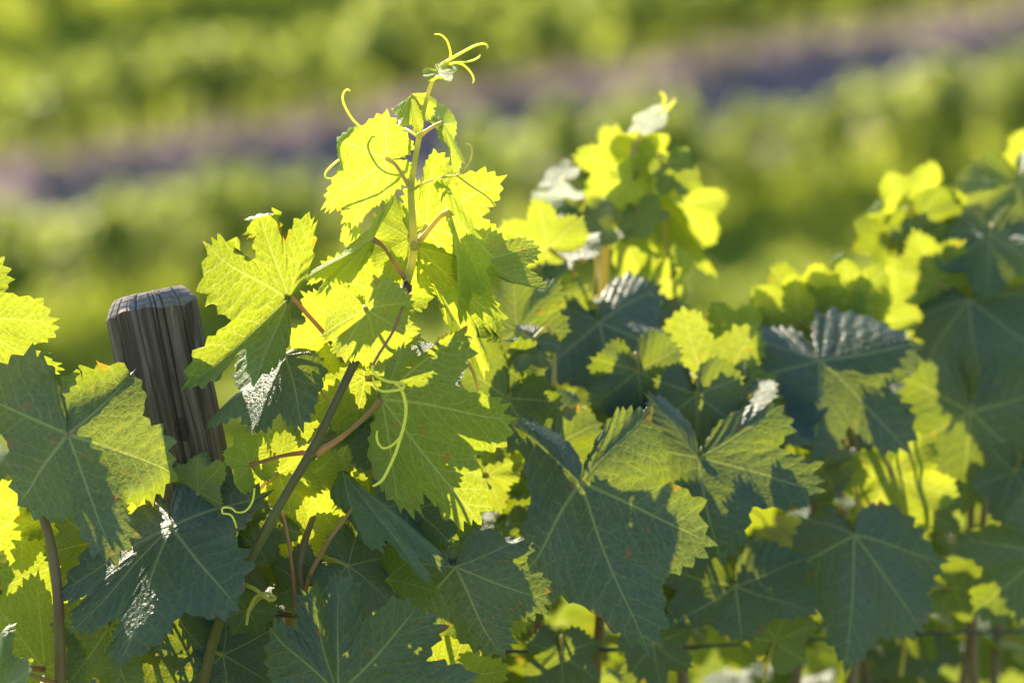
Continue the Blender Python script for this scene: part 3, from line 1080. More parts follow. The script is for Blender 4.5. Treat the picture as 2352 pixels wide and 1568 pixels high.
# leaves of the tall shoot, from the tip down
NL(hero, (1006, 166), -.5, -36, 50, (.25, -.2, 0), age_shade=.25, cut=.14, pet=None, wave=.08, quilt=.03)
TL(hero, (945, 219), 0, [(908, 262, 0), (899, 246, 1), (915, 285, -.8), (957, 300, -1), (988, 268, .5), (997, 226, 1.2), (975, 214, .6)], 'u', age_shade=-.1, cut=0.14, pet=[(955, 228), (962, 240), (967, 247)], pr=.75, quilt=.03)
TL(hero, (1016, 283), .4, [(995, 262, 1), (985, 280, .5), (1018, 328, -.5), (1045, 398, 0), (1063, 368, 3.4), (1040, 285, 3.8), (1003, 237, 2.5)], 'l', age_shade=.1, cut=0.23, pet=[(1000, 288), (982, 299), (965, 311)], quilt=.02)
TL(hero, (889, 365), 1.2, [(954, 340, -.5), (885, 270, -1.2), (768, 322, -.5), (746, 484, 1.2), (808, 530, 2), (892, 462, 1.5), (940, 396, .5)], 'l', age_shade=.02, cut=0.16, pet=[(908, 378, -1.2), (930, 412, -1.4), (942, 430, -1.2)], pr=1.2, rolls=((20, 75, .82, 80),))
TL(hero, (978, 520), 4.5, [(1050, 640, 2), (1152, 575, 1.5), (1142, 414, -.5), (990, 357, -1), (926, 442, -.3)], 'l', age_shade=.28, cut=0.32, pet=[(970, 532, -2), (962, 545, -4), (954, 558, -4.4)])
TL(hero, (960, 568), 2.4, [(950, 600, 1.5), (952, 640, 3), (1040, 742, 4.5), (1092, 852, 3.5), (1150, 752, 1.5), (1122, 600, -1), (1000, 560, -.5)], 'l', age_shade=.3, cut=0.23, pet=[(957, 566, -1.5), (954, 563, -2.2)], rolls=((-70, -10, .75, -50),))
TL(hero, (1034, 486), -1.2, [(1030, 500, 2), (1043, 565, 3.5), (1058, 650, 4.5), (1069, 724, 2.5), (1114, 664, 1.5), (1130, 580, -.5), (1021, 402, -2.5)], 'l', age_shade=.05, cut=0.11, pet=[(1012, 497, .6), (985, 528, 1.4), (958, 560, 1.3)], pr=1.5, wave=.03)
TL(hero, (858, 549), -1.2, [(880, 500, 0), (902, 452, .4), (806, 556, 3.6), (717, 634, 2), (735, 676, 2.2), (796, 664, 2), (850, 590, .8)], 'l', age_shade=.2, cut=0.18, pet=[(880, 566, .2), (906, 604, .8), (931, 640, 1.2)], pm='red', pr=1.25, rolls=((15, 80, .7, 120),))
TL(hero, (941, 548), 3.5, [(930, 470, .5), (892, 432, 1), (858, 486, 0), (850, 590, -1), (880, 640, -1)], 'l', age_shade=.5, cut=0.23, pet=[(945, 555, -2), (950, 562, -3.4)])
TL(hero, (840, 709), -3.6, [(768, 653, -.3), (750, 768, .5), (783, 820, .8), (885, 850, 1.2), (973, 785, .8), (953, 690, .2), (880, 637, -.5)], 'u', age_shade=.36, cut=0.14, pet=[(836, 702, 1.2), (850, 720, 3), (880, 728, 3.3)], quilt=.006)
TL(hero, (876, 916), -2.2, [(850, 1015, 1.5), (922, 1152, 2), (1092, 1190, 2.5), (1178, 942, -2.5), (1052, 752, -4), (930, 792, -2.5), (872, 850, -1)], 'u', age_shade=.6, cut=0.32, pet=[(848, 948, .4), (790, 1000, 1.4), (722, 1044, 1.8)], pm='red', pr=1.55, quilt=.008)
TL(hero, (662, 686), -1.0, [(705, 640, -.5), (735, 486, -1), (600, 476, -1.5), (492, 562, .6), (438, 893, 2.5), (603, 872, -4), (676, 740, -2)], 'l', age_shade=.62, cut=0.55, pet=[(680, 692, 0), (706, 722, .4), (750, 772, .8), (790, 830, .8)], pm='red', pr=1.4, quilt=.022, rolls=((18, 75, .86, -90),))
TL(hero, (655, 815), .8, [(725, 785, 2.5), (690, 772, 4), (560, 858, 6), (474, 958, 2), (578, 968, -4), (704, 978, -3.5), (746, 856, -.5)], 'u', age_shade=.95, cut=0.23, pet=[(680, 830, 1), (740, 900, 1), (765, 935, -.5)], quilt=.02, wave=.08)
GL(hero, (575, 1068), .6, 108, 95, 'l', 10, 40, age_shade=.4, cut=0.18, pet=[(600, 1060), (650, 1046), (712, 1037)], pm='red', pr=1.2)
GL(hero, (790, 752), 3.5, 192, 128, 'l', 0, 15, age_shade=.25, cut=0.23)
GL(hero, (838, 868), 5, 205, 165, 'l', 10, 0, age_shade=.4, cut=0.23)
GL(hero, (882, 690), 6, 148, 170, 'l', 0, -15, age_shade=.35, cut=0.18)
GL(hero, (760, 860), 8, 260, 170, 'l', 5, -15, age_shade=.45, cut=0.18)
TL(hero, (1088, 600), 3.5, [(1100, 645, 0), (1165, 640, -1), (1258, 668, -1.5), (1236, 570, .5), (1130, 520, 1)], 'u', age_shade=.35, cut=0.30, wave=.07)
GL(hero, (806, 535), 2, 255, 40, 'u', 0, 50, age_shade=.0, cut=0.18, pet=None)
GL(hero, (640, 1085), 3, 30, 120, 'l', 15, 10, age_shade=.5, cut=0.27)
GL(hero, (700, 1105), 4, -60, 150, 'l', 10, 20, age_shade=.4, cut=0.27)
GL(hero, (560, 1180), 4, -65, 150, 'u', -20, 40, age_shade=.9, cut=0.23)
GL(hero, (820, 960), 6, -110, 190, 'u', -10, -45, age_shade=.85, cut=0.27)
for pts, rad in (([(640, 1165, 1), (652, 1190, 1), (665, 1259, 1), (675, 1344, 1.5), (678, 1400, 2)], [1.0, 1.0, 1.0, 1.1, 1.2]), ([(809, 1167, 1), (785, 1200, 1), (760, 1233, 1), (735, 1275, 1.5), (712, 1320, 2), (700, 1370, 3)], [.9, 1.1, 1.2, 1.4, 1.5, 1.6])):
    add_tube("petiole", S(pts), [r / 1000 * 1.2 for r in rad], MAT['red'], hero, sides=8)

# ------------------------------------------------------------------ the shoot at the left edge
left = thing("vine_shoot", "leafy vine shoot in focus at the left edge, its big leaves overlapping the post", "vine shoot", W(150, 1640, 0.0))
add_tube("stem", S([(140, 1640, 3), (135, 1400, 2), (122, 1280, 2), (100, 1190, 2), (70, 1120, 3), (20, 1000, 5), (-40, 860, 6)]), [.0042, .004, .0038, .0036, .0034, .003, .0026], MAT['cane'], left, sides=12)
TL(left, (-92, 735), 3, [(-60, 960, 3), (72, 968, 2.5), (136, 846, 1), (122, 728, -1), (5, 596, -1.5)], 'l', age_shade=.55, cut=0.38, pet=[(-95, 800, 1), (-60, 900, 2)], quilt=.02)
TL(left, (155, 997), -2, [(88, 812, 3), (-14, 925, 1.5), (42, 1165, -.5), (272, 1302, -4.5), (428, 1085, 0), (305, 866, 1.5), (172, 882, 3)], 'u', age_shade=.85, cut=0.25, pet=[(140, 1020, 2), (110, 1120, 4), (108, 1200, 4.5)], quilt=.007, rolls=((115, 165, .55, 70), (20, 60, .85, -60)))
TL(left, (392, 1209), 0, [(312, 1162, 4), (114, 1338, 1.5), (170, 1432, -2), (262, 1508, -5), (530, 1372, -5), (600, 1105, 1.5), (430, 1062, 5)], 'u', age_shade=.97, cut=0.3, pet=[(400, 1200, 2), (420, 1240, 4), (430, 1320, 6)], quilt=.016, wave=.07)
TL(left, (101, 1536), 4, [(190, 1580, 0), (192, 1500, 0), (92, 1328, 1), (-10, 1380, 0), (-30, 1540, 0)], 'l', age_shade=.45, cut=0.18, pet=[(34, 1533, -2), (80, 1552, -2.5), (140, 1575, -1)], pm='red', pr=1.5, quilt=.02)
GL(left, (-20, 1600), -4, 78, 190, 'u', -10, 60, age_shade=.7, cut=0.27)
GL(left, (215, 1245), 5, 190, 120, 'u', -20, 20, age_shade=.9, cut=0.27)
GL(left, (60, 1180), 6, 260, 150, 'l', 10, 20, age_shade=.4, cut=0.27)
GL(left, (200, 1150), 7, 200, 160, 'l', 20, 10, age_shade=.4, cut=0.27)
GL(left, (320, 1130), 6, 250, 130, 'l', 10, 30, age_shade=.45, cut=0.27)
GL(left, (455, 1130), 2, 96, 110, 'u', 0, 45, age_shade=.6, cut=0.18)
GL(left, (520, 1190), 3, 60, 120, 'u', 10, 20, age_shade=.8, cut=.2)
GL(left, (500, 1300), 4, 150, 140, 'u', 5, 20, age_shade=.95, cut=.2)
GL(left, (560, 1260), 4.5, -80, 150, 'u', 0, 30, age_shade=.95, cut=.2)
GL(left, (250, 1440), 5, -70, 170, 'u', -10, 20, age_shade=.8, cut=0.27)
GL(left, (150, 1290), 8, 250, 170, 'l', 10, 15, age_shade=.6, cut=0.27)
GL(left, (395, 1395), 2, -60, 130, 'u', 10, 10, age_shade=.95, cut=0.23)
GL(left, (512, 1503), 3, -30, 150, 'u', 15, 10, age_shade=1, cut=0.23)
GL(left, (570, 1400), -1, 235, 75, 'u', 20, 30, age_shade=.9, cut=0.09)
GL(left, (330, 1500), 6, 250, 150, 'u', 0, -20, age_shade=.8, cut=0.27)
add_tube("tendril", S([(585, 1120, -2), (580, 1150, -2), (565, 1172, -2), (545, 1176, -2), (530, 1166, -2), (512, 1166, -2.2), (512, 1178, -2.4), (530, 1182, -2.4), (540, 1200, -2), (545, 1225, -1), (538, 1236, -1)]), [.0007] * 10 + [.0004], MAT['tendril'], left, sides=8)
add_tube("tendril", S([(552, 1338, -1), (585, 1352, -2), (618, 1376, -2), (632, 1372, -2), (612, 1362, -2.2), (588, 1370, -2), (572, 1400, -2), (566, 1435, -2)]), [.0015, .0014, .0013, .0013, .0013, .0013, .0013, .001], MAT['green'], left, sides=8)

# ------------------------------------------------------------------ the low shoot at the bottom centre
lowc = thing("vine_shoot", "low shaded vine shoot with a big blue-green leaf at the bottom centre", "vine shoot", W(790, 1640, 0.0))
add_tube("stem", S([(800, 1660, 3), (770, 1590, 2), (735, 1480, 3), (705, 1380, 3), (690, 1290, 3), (720, 1180, 5)]), [.004, .004, .0036, .0032, .003, .002], MAT['cane'], lowc, sides=10)
TL(lowc, (776, 1592), -3.5, [(1000, 1700, 0), (1085, 1560, 0), (965, 1408, 0), (777, 1314, -1), (700, 1362, 0), (638, 1440, 0), (630, 1600, 0)], 'u', age_shade=1.15, cut=0.41, pet=None, quilt=.02)
TL(lowc, (1046, 1301), 7, [(1000, 1250, 2), (902, 1292, 1), (925, 1450, -1), (1162, 1512, -2), (1265, 1392, 0), (1235, 1235, 1), (1100, 1225, 2)], 'u', age_shade=1.1, cut=0.23)
TL(lowc, (786, 1082), 2, [(774, 1100, 2), (764, 1150, 0), (832, 1246, -2), (988, 1344, -1), (1036, 1288, 2), (905, 1190, 3), (830, 1100, 3)], 'u', age_shade=.75, cut=0.27)
GL(lowc, (700, 1215), 6, -70, 150, 'l', 0, 10, age_shade=.5, cut=0.27)
GL(lowc, (640, 1200), 9, -80, 170, 'l', 5, -20, age_shade=.4, cut=0.27)
GL(lowc, (860, 1180), 8, -150, 150, 'u', 0, 10, age_shade=.85, cut=0.27)
GL(lowc, (800, 1300), 3, -35, 150, 'u', 10, 30, age_shade=.9, cut=0.23)
GL(lowc, (890, 1330), 5, -60, 130, 'l', 10, 20, age_shade=.7, cut=0.23)
GL(lowc, (700, 1340), 3, 150, 100, 'u', 20, 0, age_shade=.95, cut=0.18)
GL(lowc, (930, 1150), 9, -80, 140, 'u', -40, 50, age_shade=.8, cut=0.27)
GL(lowc, (820, 1150), 9, 120, 120, 'l', 10, 0, age_shade=.4, cut=0.27)
GL(lowc, (920, 1120), 11, 200, 150, 'l', 0, 0, age_shade=.45, cut=0.27)
GL(lowc, (1080, 1400), 14, 40, 130, 'l', 0, 0, age_shade=.5, cut=0.27)
GL(lowc, (1020, 1560), 10, 60, 150, 'l', 0, 0, age_shade=.5, cut=0.27)

# ------------------------------------------------------------------ the second shoot, behind and out of focus
S2 = 50
second = thing("vine_shoot", "blurred upright vine shoot right of the tall one, with white-edged young leaves", "vine shoot", W(1386, 900, .45))
add_tube("stem", S([(1380, 900, -6), (1384, 720), (1388, 640), (1392, 561), (1394, 516), (1418, 459), (1440, 400), (1457, 340), (1475, 300), (1498, 266)], S2), [.004, .0038, .0036, .0034, .0036, .003, .0026, .002, .0018, .0015], MAT['petiole'], second)
tendril(second, [(1496, 268), (1508, 256), (1521, 243), (1527, 226), (1517, 212)], [1.9, 1.8, 1.7, 1.6, 1.3], dep=S2)
tendril(second, [(1500, 268), (1516, 260), (1529, 252), (1543, 240), (1551, 229), (1545, 234)], [1.6, 1.5, 1.4, 1.4, 1.3, 1.2], dep=S2)
NL(second, (1498, 272), S2 - 1, 208, 64, (0, -.15, 0), age_shade=.3, cut=0.18, pet=None)
NL(second, (1500, 275), S2, 30, 40, age_shade=.3, cut=0.18, pet=None)
GL(second, (1462, 348), S2 + 1, -80, 85, 'l', 10, 25, age_shade=.35, cut=0.18)
GL(second, (1470, 345), S2 + 2, -20, 75, 'l', 20, 20, age_shade=.35, cut=0.18)
GL(second, (1438, 392), S2 + 1, 165, 115, 'l', 0, 10, age_shade=.12, cut=0.27)
GL(second, (1455, 415), S2 - 1, -100, 90, 'l', 0, -30, age_shade=.15, cut=0.27)
TL(second, (1336, 459), S2 - 2, [(1320, 490, 0), (1290, 530, -1), (1240, 500, -1), (1232, 450, 1), (1265, 430, 4), (1310, 420, 5), (1335, 440, 2)], 'l', age_shade=.2, cut=0.18, pet=[(1355, 478), (1376, 500), (1394, 516)], pm='red', pr=1.6)
NL(second, (1290, 410), S2 + 3, 150, 60, (0, -.25, 0), age_shade=.7, cut=0.18)
NL(second, (1335, 505), S2 - 3, -92, 110, (.1, -.75, 0), age_shade=.7, cut=0.09)
TL(second, (1490, 420), S2 + 6, [(1480, 520, -.5), (1540, 620, 1.5), (1648, 612, 1), (1570, 470, -2), (1505, 400, -2)], 'l', age_shade=.35, cut=0.23, rings=12)
GL(second, (1545, 385), S2 - 3, -60, 72, 'u', 10, -20, age_shade=.8, cut=0.27)
TL(second, (1440, 560), S2 - 2, [(1400, 600, 0), (1410, 650, 1), (1490, 690, 1.5), (1520, 600, -.5), (1470, 540, -1)], 'l', age_shade=.3, cut=0.23)
NL(second, (1468, 490), S2 - 2, -75, 85, (0, -.45, 0), age_shade=.6, cut=0.18)
GL(second, (1540, 640), S2 - 1, -95, 120, 'l', 20, 60, age_shade=.3, cut=0.27)
GL(second, (1260, 570), S2 - 10, 155, 125, 'l', 0, 10, age_shade=.35, cut=0.27)
NL(second, (1300, 555), S2 - 8, 215, 130, (0, -.2, 0), age_shade=.8, cut=0.27)

GL(second, (1545, 470), S2 + 7, -40, 120, 'l', 5, 10, age_shade=.3, cut=.2)
GL(second, (1500, 530), S2 + 7, -62, 120, 'l', 5, 10, age_shade=.35, cut=.2)
GL(second, (1480, 400), S2 + 7, 20, 95, 'l', 5, 10, age_shade=.25, cut=.2)

# ------------------------------------------------------------------ shaded leaves in the middle
mid = thing("vine_shoot", "shaded vine shoot with large dark blue-green leaves below the blurred shoot", "vine shoot", W(1390, 1640, .2))
add_tube("stem", S([(1360, 1660, 36), (1380, 1400, 34), (1400, 1150, 32), (1395, 950, 30), (1385, 800, 36)]), [.0045, .0042, .004, .0036, .003], MAT['cane'], mid)
TL(mid, (1334, 1107), 12, [(1275, 990, 3), (1180, 962, 2), (1195, 1300, -1), (1462, 1478, -3), (1614, 1228, -1), (1482, 932, .6), (1365, 965, 1)], 'u', age_shade=1.1, cut=0.10, pet=[(1345, 1100, 2), (1375, 1090, 6), (1398, 1120, 11)])
TL(mid, (1603, 1051), 20, [(1560, 940, 3), (1497, 915, 2), (1462, 1030, 0), (1650, 1290, -3), (1870, 1120, -1), (1800, 950, 1), (1670, 960, 1)], 'u', age_shade=1.05, cut=0.38)
TL(mid, (1376, 740), 36, [(1340, 690, 3), (1305, 690, 3), (1236, 862, -2), (1420, 960, -6), (1596, 832, -2), (1505, 655, 5), (1420, 640, 5)], 'u', age_shade=1.0, cut=0.23)
GL(mid, (1265, 700), 40, -115, 150, 'u', 0, 20, age_shade=.9, cut=0.27)
GL(mid, (1165, 842), 22, -95, 130, 'u', 5, -15, age_shade=.9, cut=0.27)
GL(mid, (1190, 760), 26, 100, 150, 'u', 10, 25, age_shade=.8, cut=0.27)
GL(mid, (1690, 1346), 26, -85, 170, 'u', -25, 0, age_shade=1.1, cut=0.27, wide=1.3)
GL(mid, (1470, 1080), 30, 20, 190, 'l', 0, 0, age_shade=.5, cut=0.27)
GL(mid, (1640, 920), 32, 110, 200, 'l', 0, 20, age_shade=.45, cut=0.30)
GL(mid, (1560, 850), 38, 40, 150, 'l', 0, -20, age_shade=.5, cut=0.30)
GL(mid, (1420, 900), 30, -120, 100, 'u', 0, 0, age_shade=1, cut=0.30)
GL(mid, (1280, 950), 26, -60, 95, 'u', -10, 30, age_shade=.9, cut=0.30)
GL(mid, (1500, 1480), 26, -80, 110, 'u', 0, 10, age_shade=1.1, cut=0.30)
GL(mid, (1120, 1090), 20, -20, 100, 'l', 0, 0, age_shade=.5, cut=0.30)
GL(mid, (1230, 1200), 22, -70, 95, 'u', 0, 0, age_shade=.9, cut=0.30)
GL(mid, (1290, 1500), 22, -90, 110, 'u', 0, 10, age_shade=1, cut=0.30)
NL(mid, (1700, 900), 30, 225, 120, (0, -.3, 0), age_shade=.9, cut=0.27)
NL(mid, (1225, 780), 22, 235, 80, (.3, -.7, 0), age_shade=.9)
NL(hero, (1010, 830), 4, 200, 110, (0, -.3, 0), age_shade=.9)
NL(hero, (860, 950), 5, 215, 150, (0, -.5, 0), age_shade=.95)
NL(mid, (950, 1170), 9, -100, 150, (0, -.7, 0), age_shade=.95)

for x, y, dd, an, sz in ((1165, 915, 20, -110, 150), (1275, 1025, 21, -80, 150), (1200, 1060, 24, -100, 130), (1580, 1090, 36, -90, 150), (1480, 1180, 34, -70, 140), (1700, 1060, 38, -100, 130), (1465, 850, 29, -85, 140), (1600, 905, 27, -90, 140), (1680, 985, 29, -85, 120), (1790, 960, 44, -95, 140)):  # leaves added behind the front ones to keep the sun off them
    GL(mid, (x, y), dd, an, sz, 'u', 5, 10, age_shade=1.0, cut=.2)
GL(lowc, (935, 1060), 14, -95, 130, 'u', 5, 10, age_shade=1.0, cut=.2)  # this leaf and the next are added to shade the dark one in front
GL(lowc, (1010, 1110), 13, -80, 120, 'u', 5, -10, age_shade=1.0, cut=.2)

# ------------------------------------------------------------------ the shoots at the right
right1 = thing("vine_shoot", "blurred vine shoot with a broad lobed dark leaf under yellow-green sunlit leaves", "vine shoot", W(1900, 1640, .5))
add_tube("stem", S([(1950, 1660, 52), (1990, 1200, 52), (1960, 1020, 50), (1900, 880, 46), (1880, 740, 46), (1900, 640, 48)]), [.0045, .0042, .004, .0036, .003, .002], MAT['cane'], right1)
TL(right1, (1884, 828), 36, [(1800, 735, 3), (1698, 768, 2), (1674, 885, 0), (1880, 1042, -4), (2088, 1020, -2), (2104, 795, 2), (1925, 708, 4)], 'u', age_shade=1.0, cut=0.45)
TL(right1, (1963, 1228), 30, [(1900, 1150, 3), (1838, 1165, 2), (1795, 1312, 0), (1948, 1512, -3), (2112, 1430, -1), (2170, 1270, 1), (2040, 1150, 3)], 'u', age_shade=1.1, cut=0.14)
GL(right1, (1930, 720), 46, 85, 135, 'l', 0, 0, age_shade=.4, cut=0.30)
GL(right1, (1860, 740), 46, 130, 150, 'l', 0, 10, age_shade=.45, cut=0.30)
GL(right1, (1780, 760), 46, 110, 120, 'l', 10, 20, age_shade=.45, cut=0.30)
GL(right1, (2010, 740), 46, 60, 120, 'l', 0, -20, age_shade=.45, cut=0.27)
GL(right1, (1800, 860), 44, 160, 130, 'l', 0, 0, age_shade=.5, cut=0.27)
GL(right1, (1700, 800), 42, 120, 120, 'l', 0, 30, age_shade=.4, cut=0.27)
GL(right1, (1770, 950), 34, -40, 130, 'u', -30, 30, age_shade=.9, cut=0.27)
NL(right1, (1890, 1080), 40, 200, 150, age_shade=.9, cut=0.27)
GL(right1, (2050, 1090), 40, -70, 160, 'l', 0, 0, age_shade=.5, cut=0.27)
GL(right1, (2120, 1160), 42, -40, 95, 'u', 0, 0, age_shade=.9, cut=0.27)
GL(right1, (1780, 1470), 30, 70, 120, 'u', 0, 30, age_shade=.8, cut=0.27)
GL(right1, (2190, 1350), 44, -10, 95, 'u', 0, 0, age_shade=.9, cut=0.27)

right2 = thing("vine_shoot", "blurred vine shoot rising at the right edge, yellow-green leaf on top", "vine shoot", W(2280, 1640, .6))
add_tube("stem", S([(2240, 1660, 66), (2230, 1250, 64), (2235, 950, 60), (2228, 700, 58), (2215, 560, 60), (2190, 470, 62)]), [.0045, .0042, .004, .0036, .003, .002], MAT['cane'], right2)
TL(right2, (2226, 688), 52, [(2120, 640, 4), (2080, 720, 2), (2092, 862, 0), (2240, 900, -4), (2400, 820, -2), (2420, 660, 2), (2290, 640, 4)], 'u', age_shade=.95, cut=0.30)
GL(right2, (2215, 690), 56, 160, 170, 'l', 0, 0, age_shade=.45, cut=0.18)
GL(right2, (2090, 500), 62, 68, 135, 'l', 0, 15, age_shade=.3, cut=0.18)
GL(right2, (2080, 490), 60, 190, 60, 'l', 0, 15, age_shade=.3, cut=0.18)
GL(right2, (2180, 520), 62, 70, 90, 'l', 0, -15, age_shade=.35, cut=0.18)
GL(right2, (2110, 500), 58, -50, 110, 'u', 20, 0, age_shade=.9, cut=0.18)
GL(right2, (2210, 560), 60, 170, 90, 'l', 0, 0, age_shade=.4, cut=0.27)
GL(right2, (2200, 520), 60, -40, 130, 'l', 0, 0, age_shade=.4, cut=0.27)
NL(right2, (2275, 540), 54, -100, 160, (.1, -.6, 0), age_shade=.8, cut=0.27)
NL(right2, (2240, 470), 60, 80, 60, age_shade=.6, cut=0.27)
NL(right2, (2335, 420), 58, -80, 170, (.3, -.6, 0), age_shade=.7, cut=0.27)
GL(right2, (2320, 620), 58, 40, 150, 'l', 10, 20, age_shade=.4, cut=0.27)
GL(right2, (2345, 440), 64, 130, 90, 'l', 0, 10, age_shade=.35, cut=0.18)
GL(right2, (2380, 400), 64, 60, 120, 'l', 0, 10, age_shade=.35, cut=0.18)
GL(right2, (2390, 520), 62, -100, 120, 'l', 0, 10, age_shade=.45, cut=0.18)
GL(right2, (2040, 540), 60, 205, 80, 'u', 20, 20, age_shade=.9, cut=0.18)
GL(right2, (2230, 944), 48, -95, 230, 'u', 0, 5, age_shade=1.1, cut=0.26)
GL(right2, (2400, 1270), 40, 220, 200, 'u', 0, 10, age_shade=1.1, cut=0.26)
GL(right2, (2330, 1080), 46, -110, 120, 'u', 0, 30, age_shade=1.0, cut=0.26)
GL(right2, (2150, 650), 54, 165, 140, 'l', 0, 10, age_shade=.45, cut=.2)
GL(right2, (2205, 610), 57, 112, 110, 'l', 0, 10, age_shade=.45, cut=.2)
GL(right1, (1955, 700), 45, 98, 120, 'l', 0, 10, age_shade=.4, cut=.25)
GL(right1, (1835, 735), 45, 148, 130, 'l', 0, 10, age_shade=.45, cut=.25)
GL(right2, (2290, 505), 66, 100, 110, 'l', 0, 10, age_shade=.35, cut=.2)
GL(right2, (2345, 560), 64, 80, 120, 'l', 0, 10, age_shade=.4, cut=.2)
GL(right2, (2255, 565), 64, 130, 110, 'l', 0, 10, age_shade=.4, cut=.2)
GL(right2, (2300, 840), 56, -20, 140, 'l', 0, 0, age_shade=.5, cut=0.27)
NL(right2, (2200, 800), 56, 200, 110, age_shade=.9, cut=0.27)

# ------------------------------------------------------------------ the body of the vines: inner leaves, arms and trunks
FILL = []
for k in range(10):
    T = leaf_template(900 + k, (0.2, .3, .4, .5)[k % 4], 7, False)
    rg = random.Random(k)
    vec = []
    fold = rg.uniform(-.25, .35)
    for e in T['E']:
        vec.append(np.array((e[0], e[1], abs(e[0]) * fold - 0.12 * e[1] * e[1])))
    FILL.append(leaf_mesh(T, vec, 400 + k, wave=.08, quilt=.012))
V, F = tube([(0, 0, 0), (.02, -.25, -.10), (0, -.5, -.3), (-.03, -.65, -.6)], [.016, .012, .012, .018], 6, 4)
FPET = mesh_from("petiole", V, F)
FPET.materials.append(MAT['petiole'])


def base_depth(x):
    return np.interp(x, [-400, 0, 700, 1000, 1350, 1900, 2352, 2800], [.02, .03, .05, .08, .2, .38, .55, .75])


SKY_X = [-400, 0, 200, 430, 480, 640, 720, 900, 1000, 1130, 1250, 1480, 1560, 1640, 1700, 1900, 2050, 2120, 2352, 2800]
SKY_Y = [900, 1010, 1110, 1130, 1180, 1190, 1080, 1040, 980, 760, 600, 690, 790, 800, 760, 680, 650, 560, 510, 470]
vines = []
for px, lab in ((300, "dense lower foliage of the nearest vine, around and left of the wooden post"), (1250, "dense shaded foliage of the vine filling the bottom middle, right of the post"), (2150, "dense blurred foliage of the vine filling the lower right corner")):
    dd = float(base_depth(px)) + .22
    b = W(px, 1500, dd)
    v = thing("grapevine", lab, "grapevine", (b[0], b[1], 0), "vines of the nearest row")
    vines.append((px, v))
    rg = random.Random(px)
    P = [(b[0], b[1], -.05)] + [(b[0] + rg.uniform(-.04, .04), b[1] + rg.uniform(-.03, .03), z) for z in (.18, .34, .48)] + [(b[0], b[1], .60)]
    add_tube("trunk", P, [.045, .034, .03, .034, .03], MAT['bark'], v, (b[0], b[1], 0), sides=14)
    for sg in (-1, 1):
        e = W(px + sg * 470, 1500, float(base_depth(px + sg * 470)) + .22)
        P = [(b[0], b[1], .57), (b[0] + (e[0] - b[0]) * .3, b[1] + (e[1] - b[1]) * .3, .65), (b[0] + (e[0] - b[0]) * .7, b[1] + (e[1] - b[1]) * .7, .66), (e[0], e[1], .68)]
        add_tube("arm", P, [.024, .019, .016, .010], MAT['bark'], v, (b[0], b[1], .57), sides=12)
rg = random.Random(2024)
count = 0
while count < 540:
    x = rg.uniform(-350, 2750)
    ylo = float(np.interp(x, SKY_X, SKY_Y)) + 50
    y = rg.uniform(ylo, max(ylo + 300, 1900))
    if y > 1600 and rg.random() < .55:
        continue
    dd = float(base_depth(x)) + .10 + .56 * rg.random() ** .65
    P = W(x, y, dd)
    if P[2] < .45:
        continue
    n = unit(np.array((0, 0, .75)) + np.array((-.2, -1, 0)) * rg.uniform(-.5, .9) + np.array([rg.gauss(0, .35) for _ in range(3)]))
    dn = unit(np.array((rg.gauss(0, .5), rg.gauss(-.3, .4), -0.8)))
    yv = unit(dn - n * (dn @ n))
    xv = np.cross(yv, n)
    s = rg.uniform(.034, .076)
    o = bpy.data.objects.new("leaf", FILL[rg.randrange(10)])
    col.objects.link(o)
    v = min(vines, key=lambda q: abs(q[0] - x))[1]
    o.parent = v
    L = np.array(v.location)
    o.matrix_basis = Matrix([[xv[i] * s, yv[i] * s, n[i] * s, P[i] - L[i]] for i in range(3)] + [[0, 0, 0, 1]])
    o["age_shade"] = rg.uniform(.88, 1.1) if rg.random() < .68 else rg.uniform(.55, .8)  # mostly high, so the colour itself darkens the inside of the canopy
    o["tone"] = rg.random()
    pt = bpy.data.objects.new("petiole", FPET)
    col.objects.link(pt)
    pt.parent = o
    count += 1
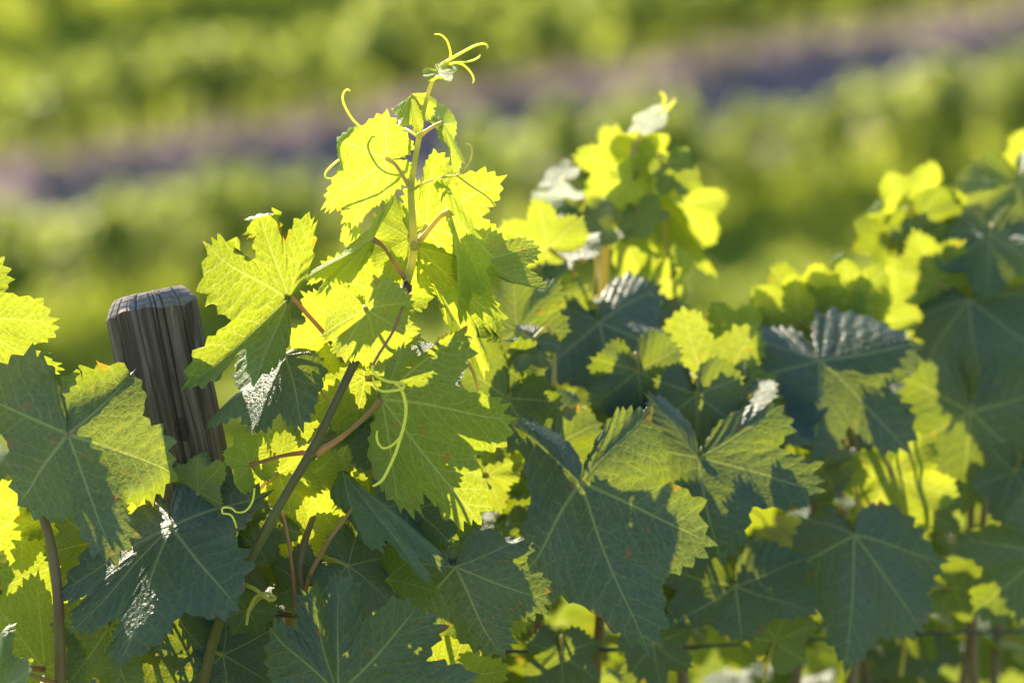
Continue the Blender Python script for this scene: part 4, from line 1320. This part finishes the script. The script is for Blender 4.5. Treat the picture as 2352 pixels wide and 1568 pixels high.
# some bare canes inside the canopy
rg = random.Random(11)
for k in range(16):
    x = -200 + k * 180 + rg.uniform(-60, 60)
    dd = float(base_depth(x)) * 100 + rg.uniform(14, 34)
    y0 = float(np.interp(x, SKY_X, SKY_Y)) + 120
    v = min(vines, key=lambda q: abs(q[0] - x))[1]
    sl = rg.uniform(-120, 120)
    add_tube("cane", S([(x - 10, 2250, dd), (x, 1720, dd), (x + sl * .3, 1500, dd), (x + sl * .7, (1500 + y0) / 2, dd + rg.uniform(-4, 4)), (x + sl, y0, dd)]), [.0055, .005, .0045, .004, .003], MAT['cane'], v, sides=8)

# ------------------------------------------------------------------ the trellis wire
wire = thing("trellis_wire", "dark trellis wire fixed round the post and running right through the leaves", "wire", W(545, 1405, .04))
wp = [(-300, 1405, 10), (300, 1402, 6), (520, 1406, 3.4), (585, 1398, 3.2), (800, 1432, 12), (1000, 1470, 16), (1110, 1488, 17), (1250, 1496, 24), (1600, 1484, 38), (2080, 1456, 50), (2352, 1450, 58), (2900, 1440, 85)]
add_tube("strand", S(wp), [.0014] * 12, MAT['wire'], wire, sides=8, n=6)
add_tube("strand", S([(p[0], p[1] + 9 * math.sin(i * 2.1) + 4, p[2] + .4) for i, p in enumerate(wp[2:9])]), [.0012] * 7, MAT['wire'], wire, sides=8, n=6)
lp = []
for i in range(46):
    t = i / 45
    a = t * 5.2 * math.pi
    lp.append((1040 + 90 * t + 24 * math.cos(a), 1484 + 16 * math.sin(a), 16.5 + 1.2 * math.sin(a + 1.2)))
add_tube("twist", S(lp), [.0016] * 46, MAT['wire'], wire, sides=8, n=3)
add_tube("twist", S([(1085, 1490, 16), (1062, 1462, 16), (1075, 1455, 16.5), (1100, 1470, 17), (1112, 1492, 17)]), [.0016] * 5, MAT['wire'], wire, sides=8, n=6)
for k in range(3):
    lz = (M.inverted() @ Vector(W(500, 1402 + 9 * k, .04))).z
    ring = [M @ Vector(((PR + .0022) * math.cos(t), (PR + .0022) * math.sin(t), lz + .002 * math.sin(t + k))) for t in np.linspace(0, 2 * math.pi, 40)]
    add_tube("wrap", [tuple(p) for p in ring], [.0014] * 40, MAT['wire'], wire, sides=8, n=2)
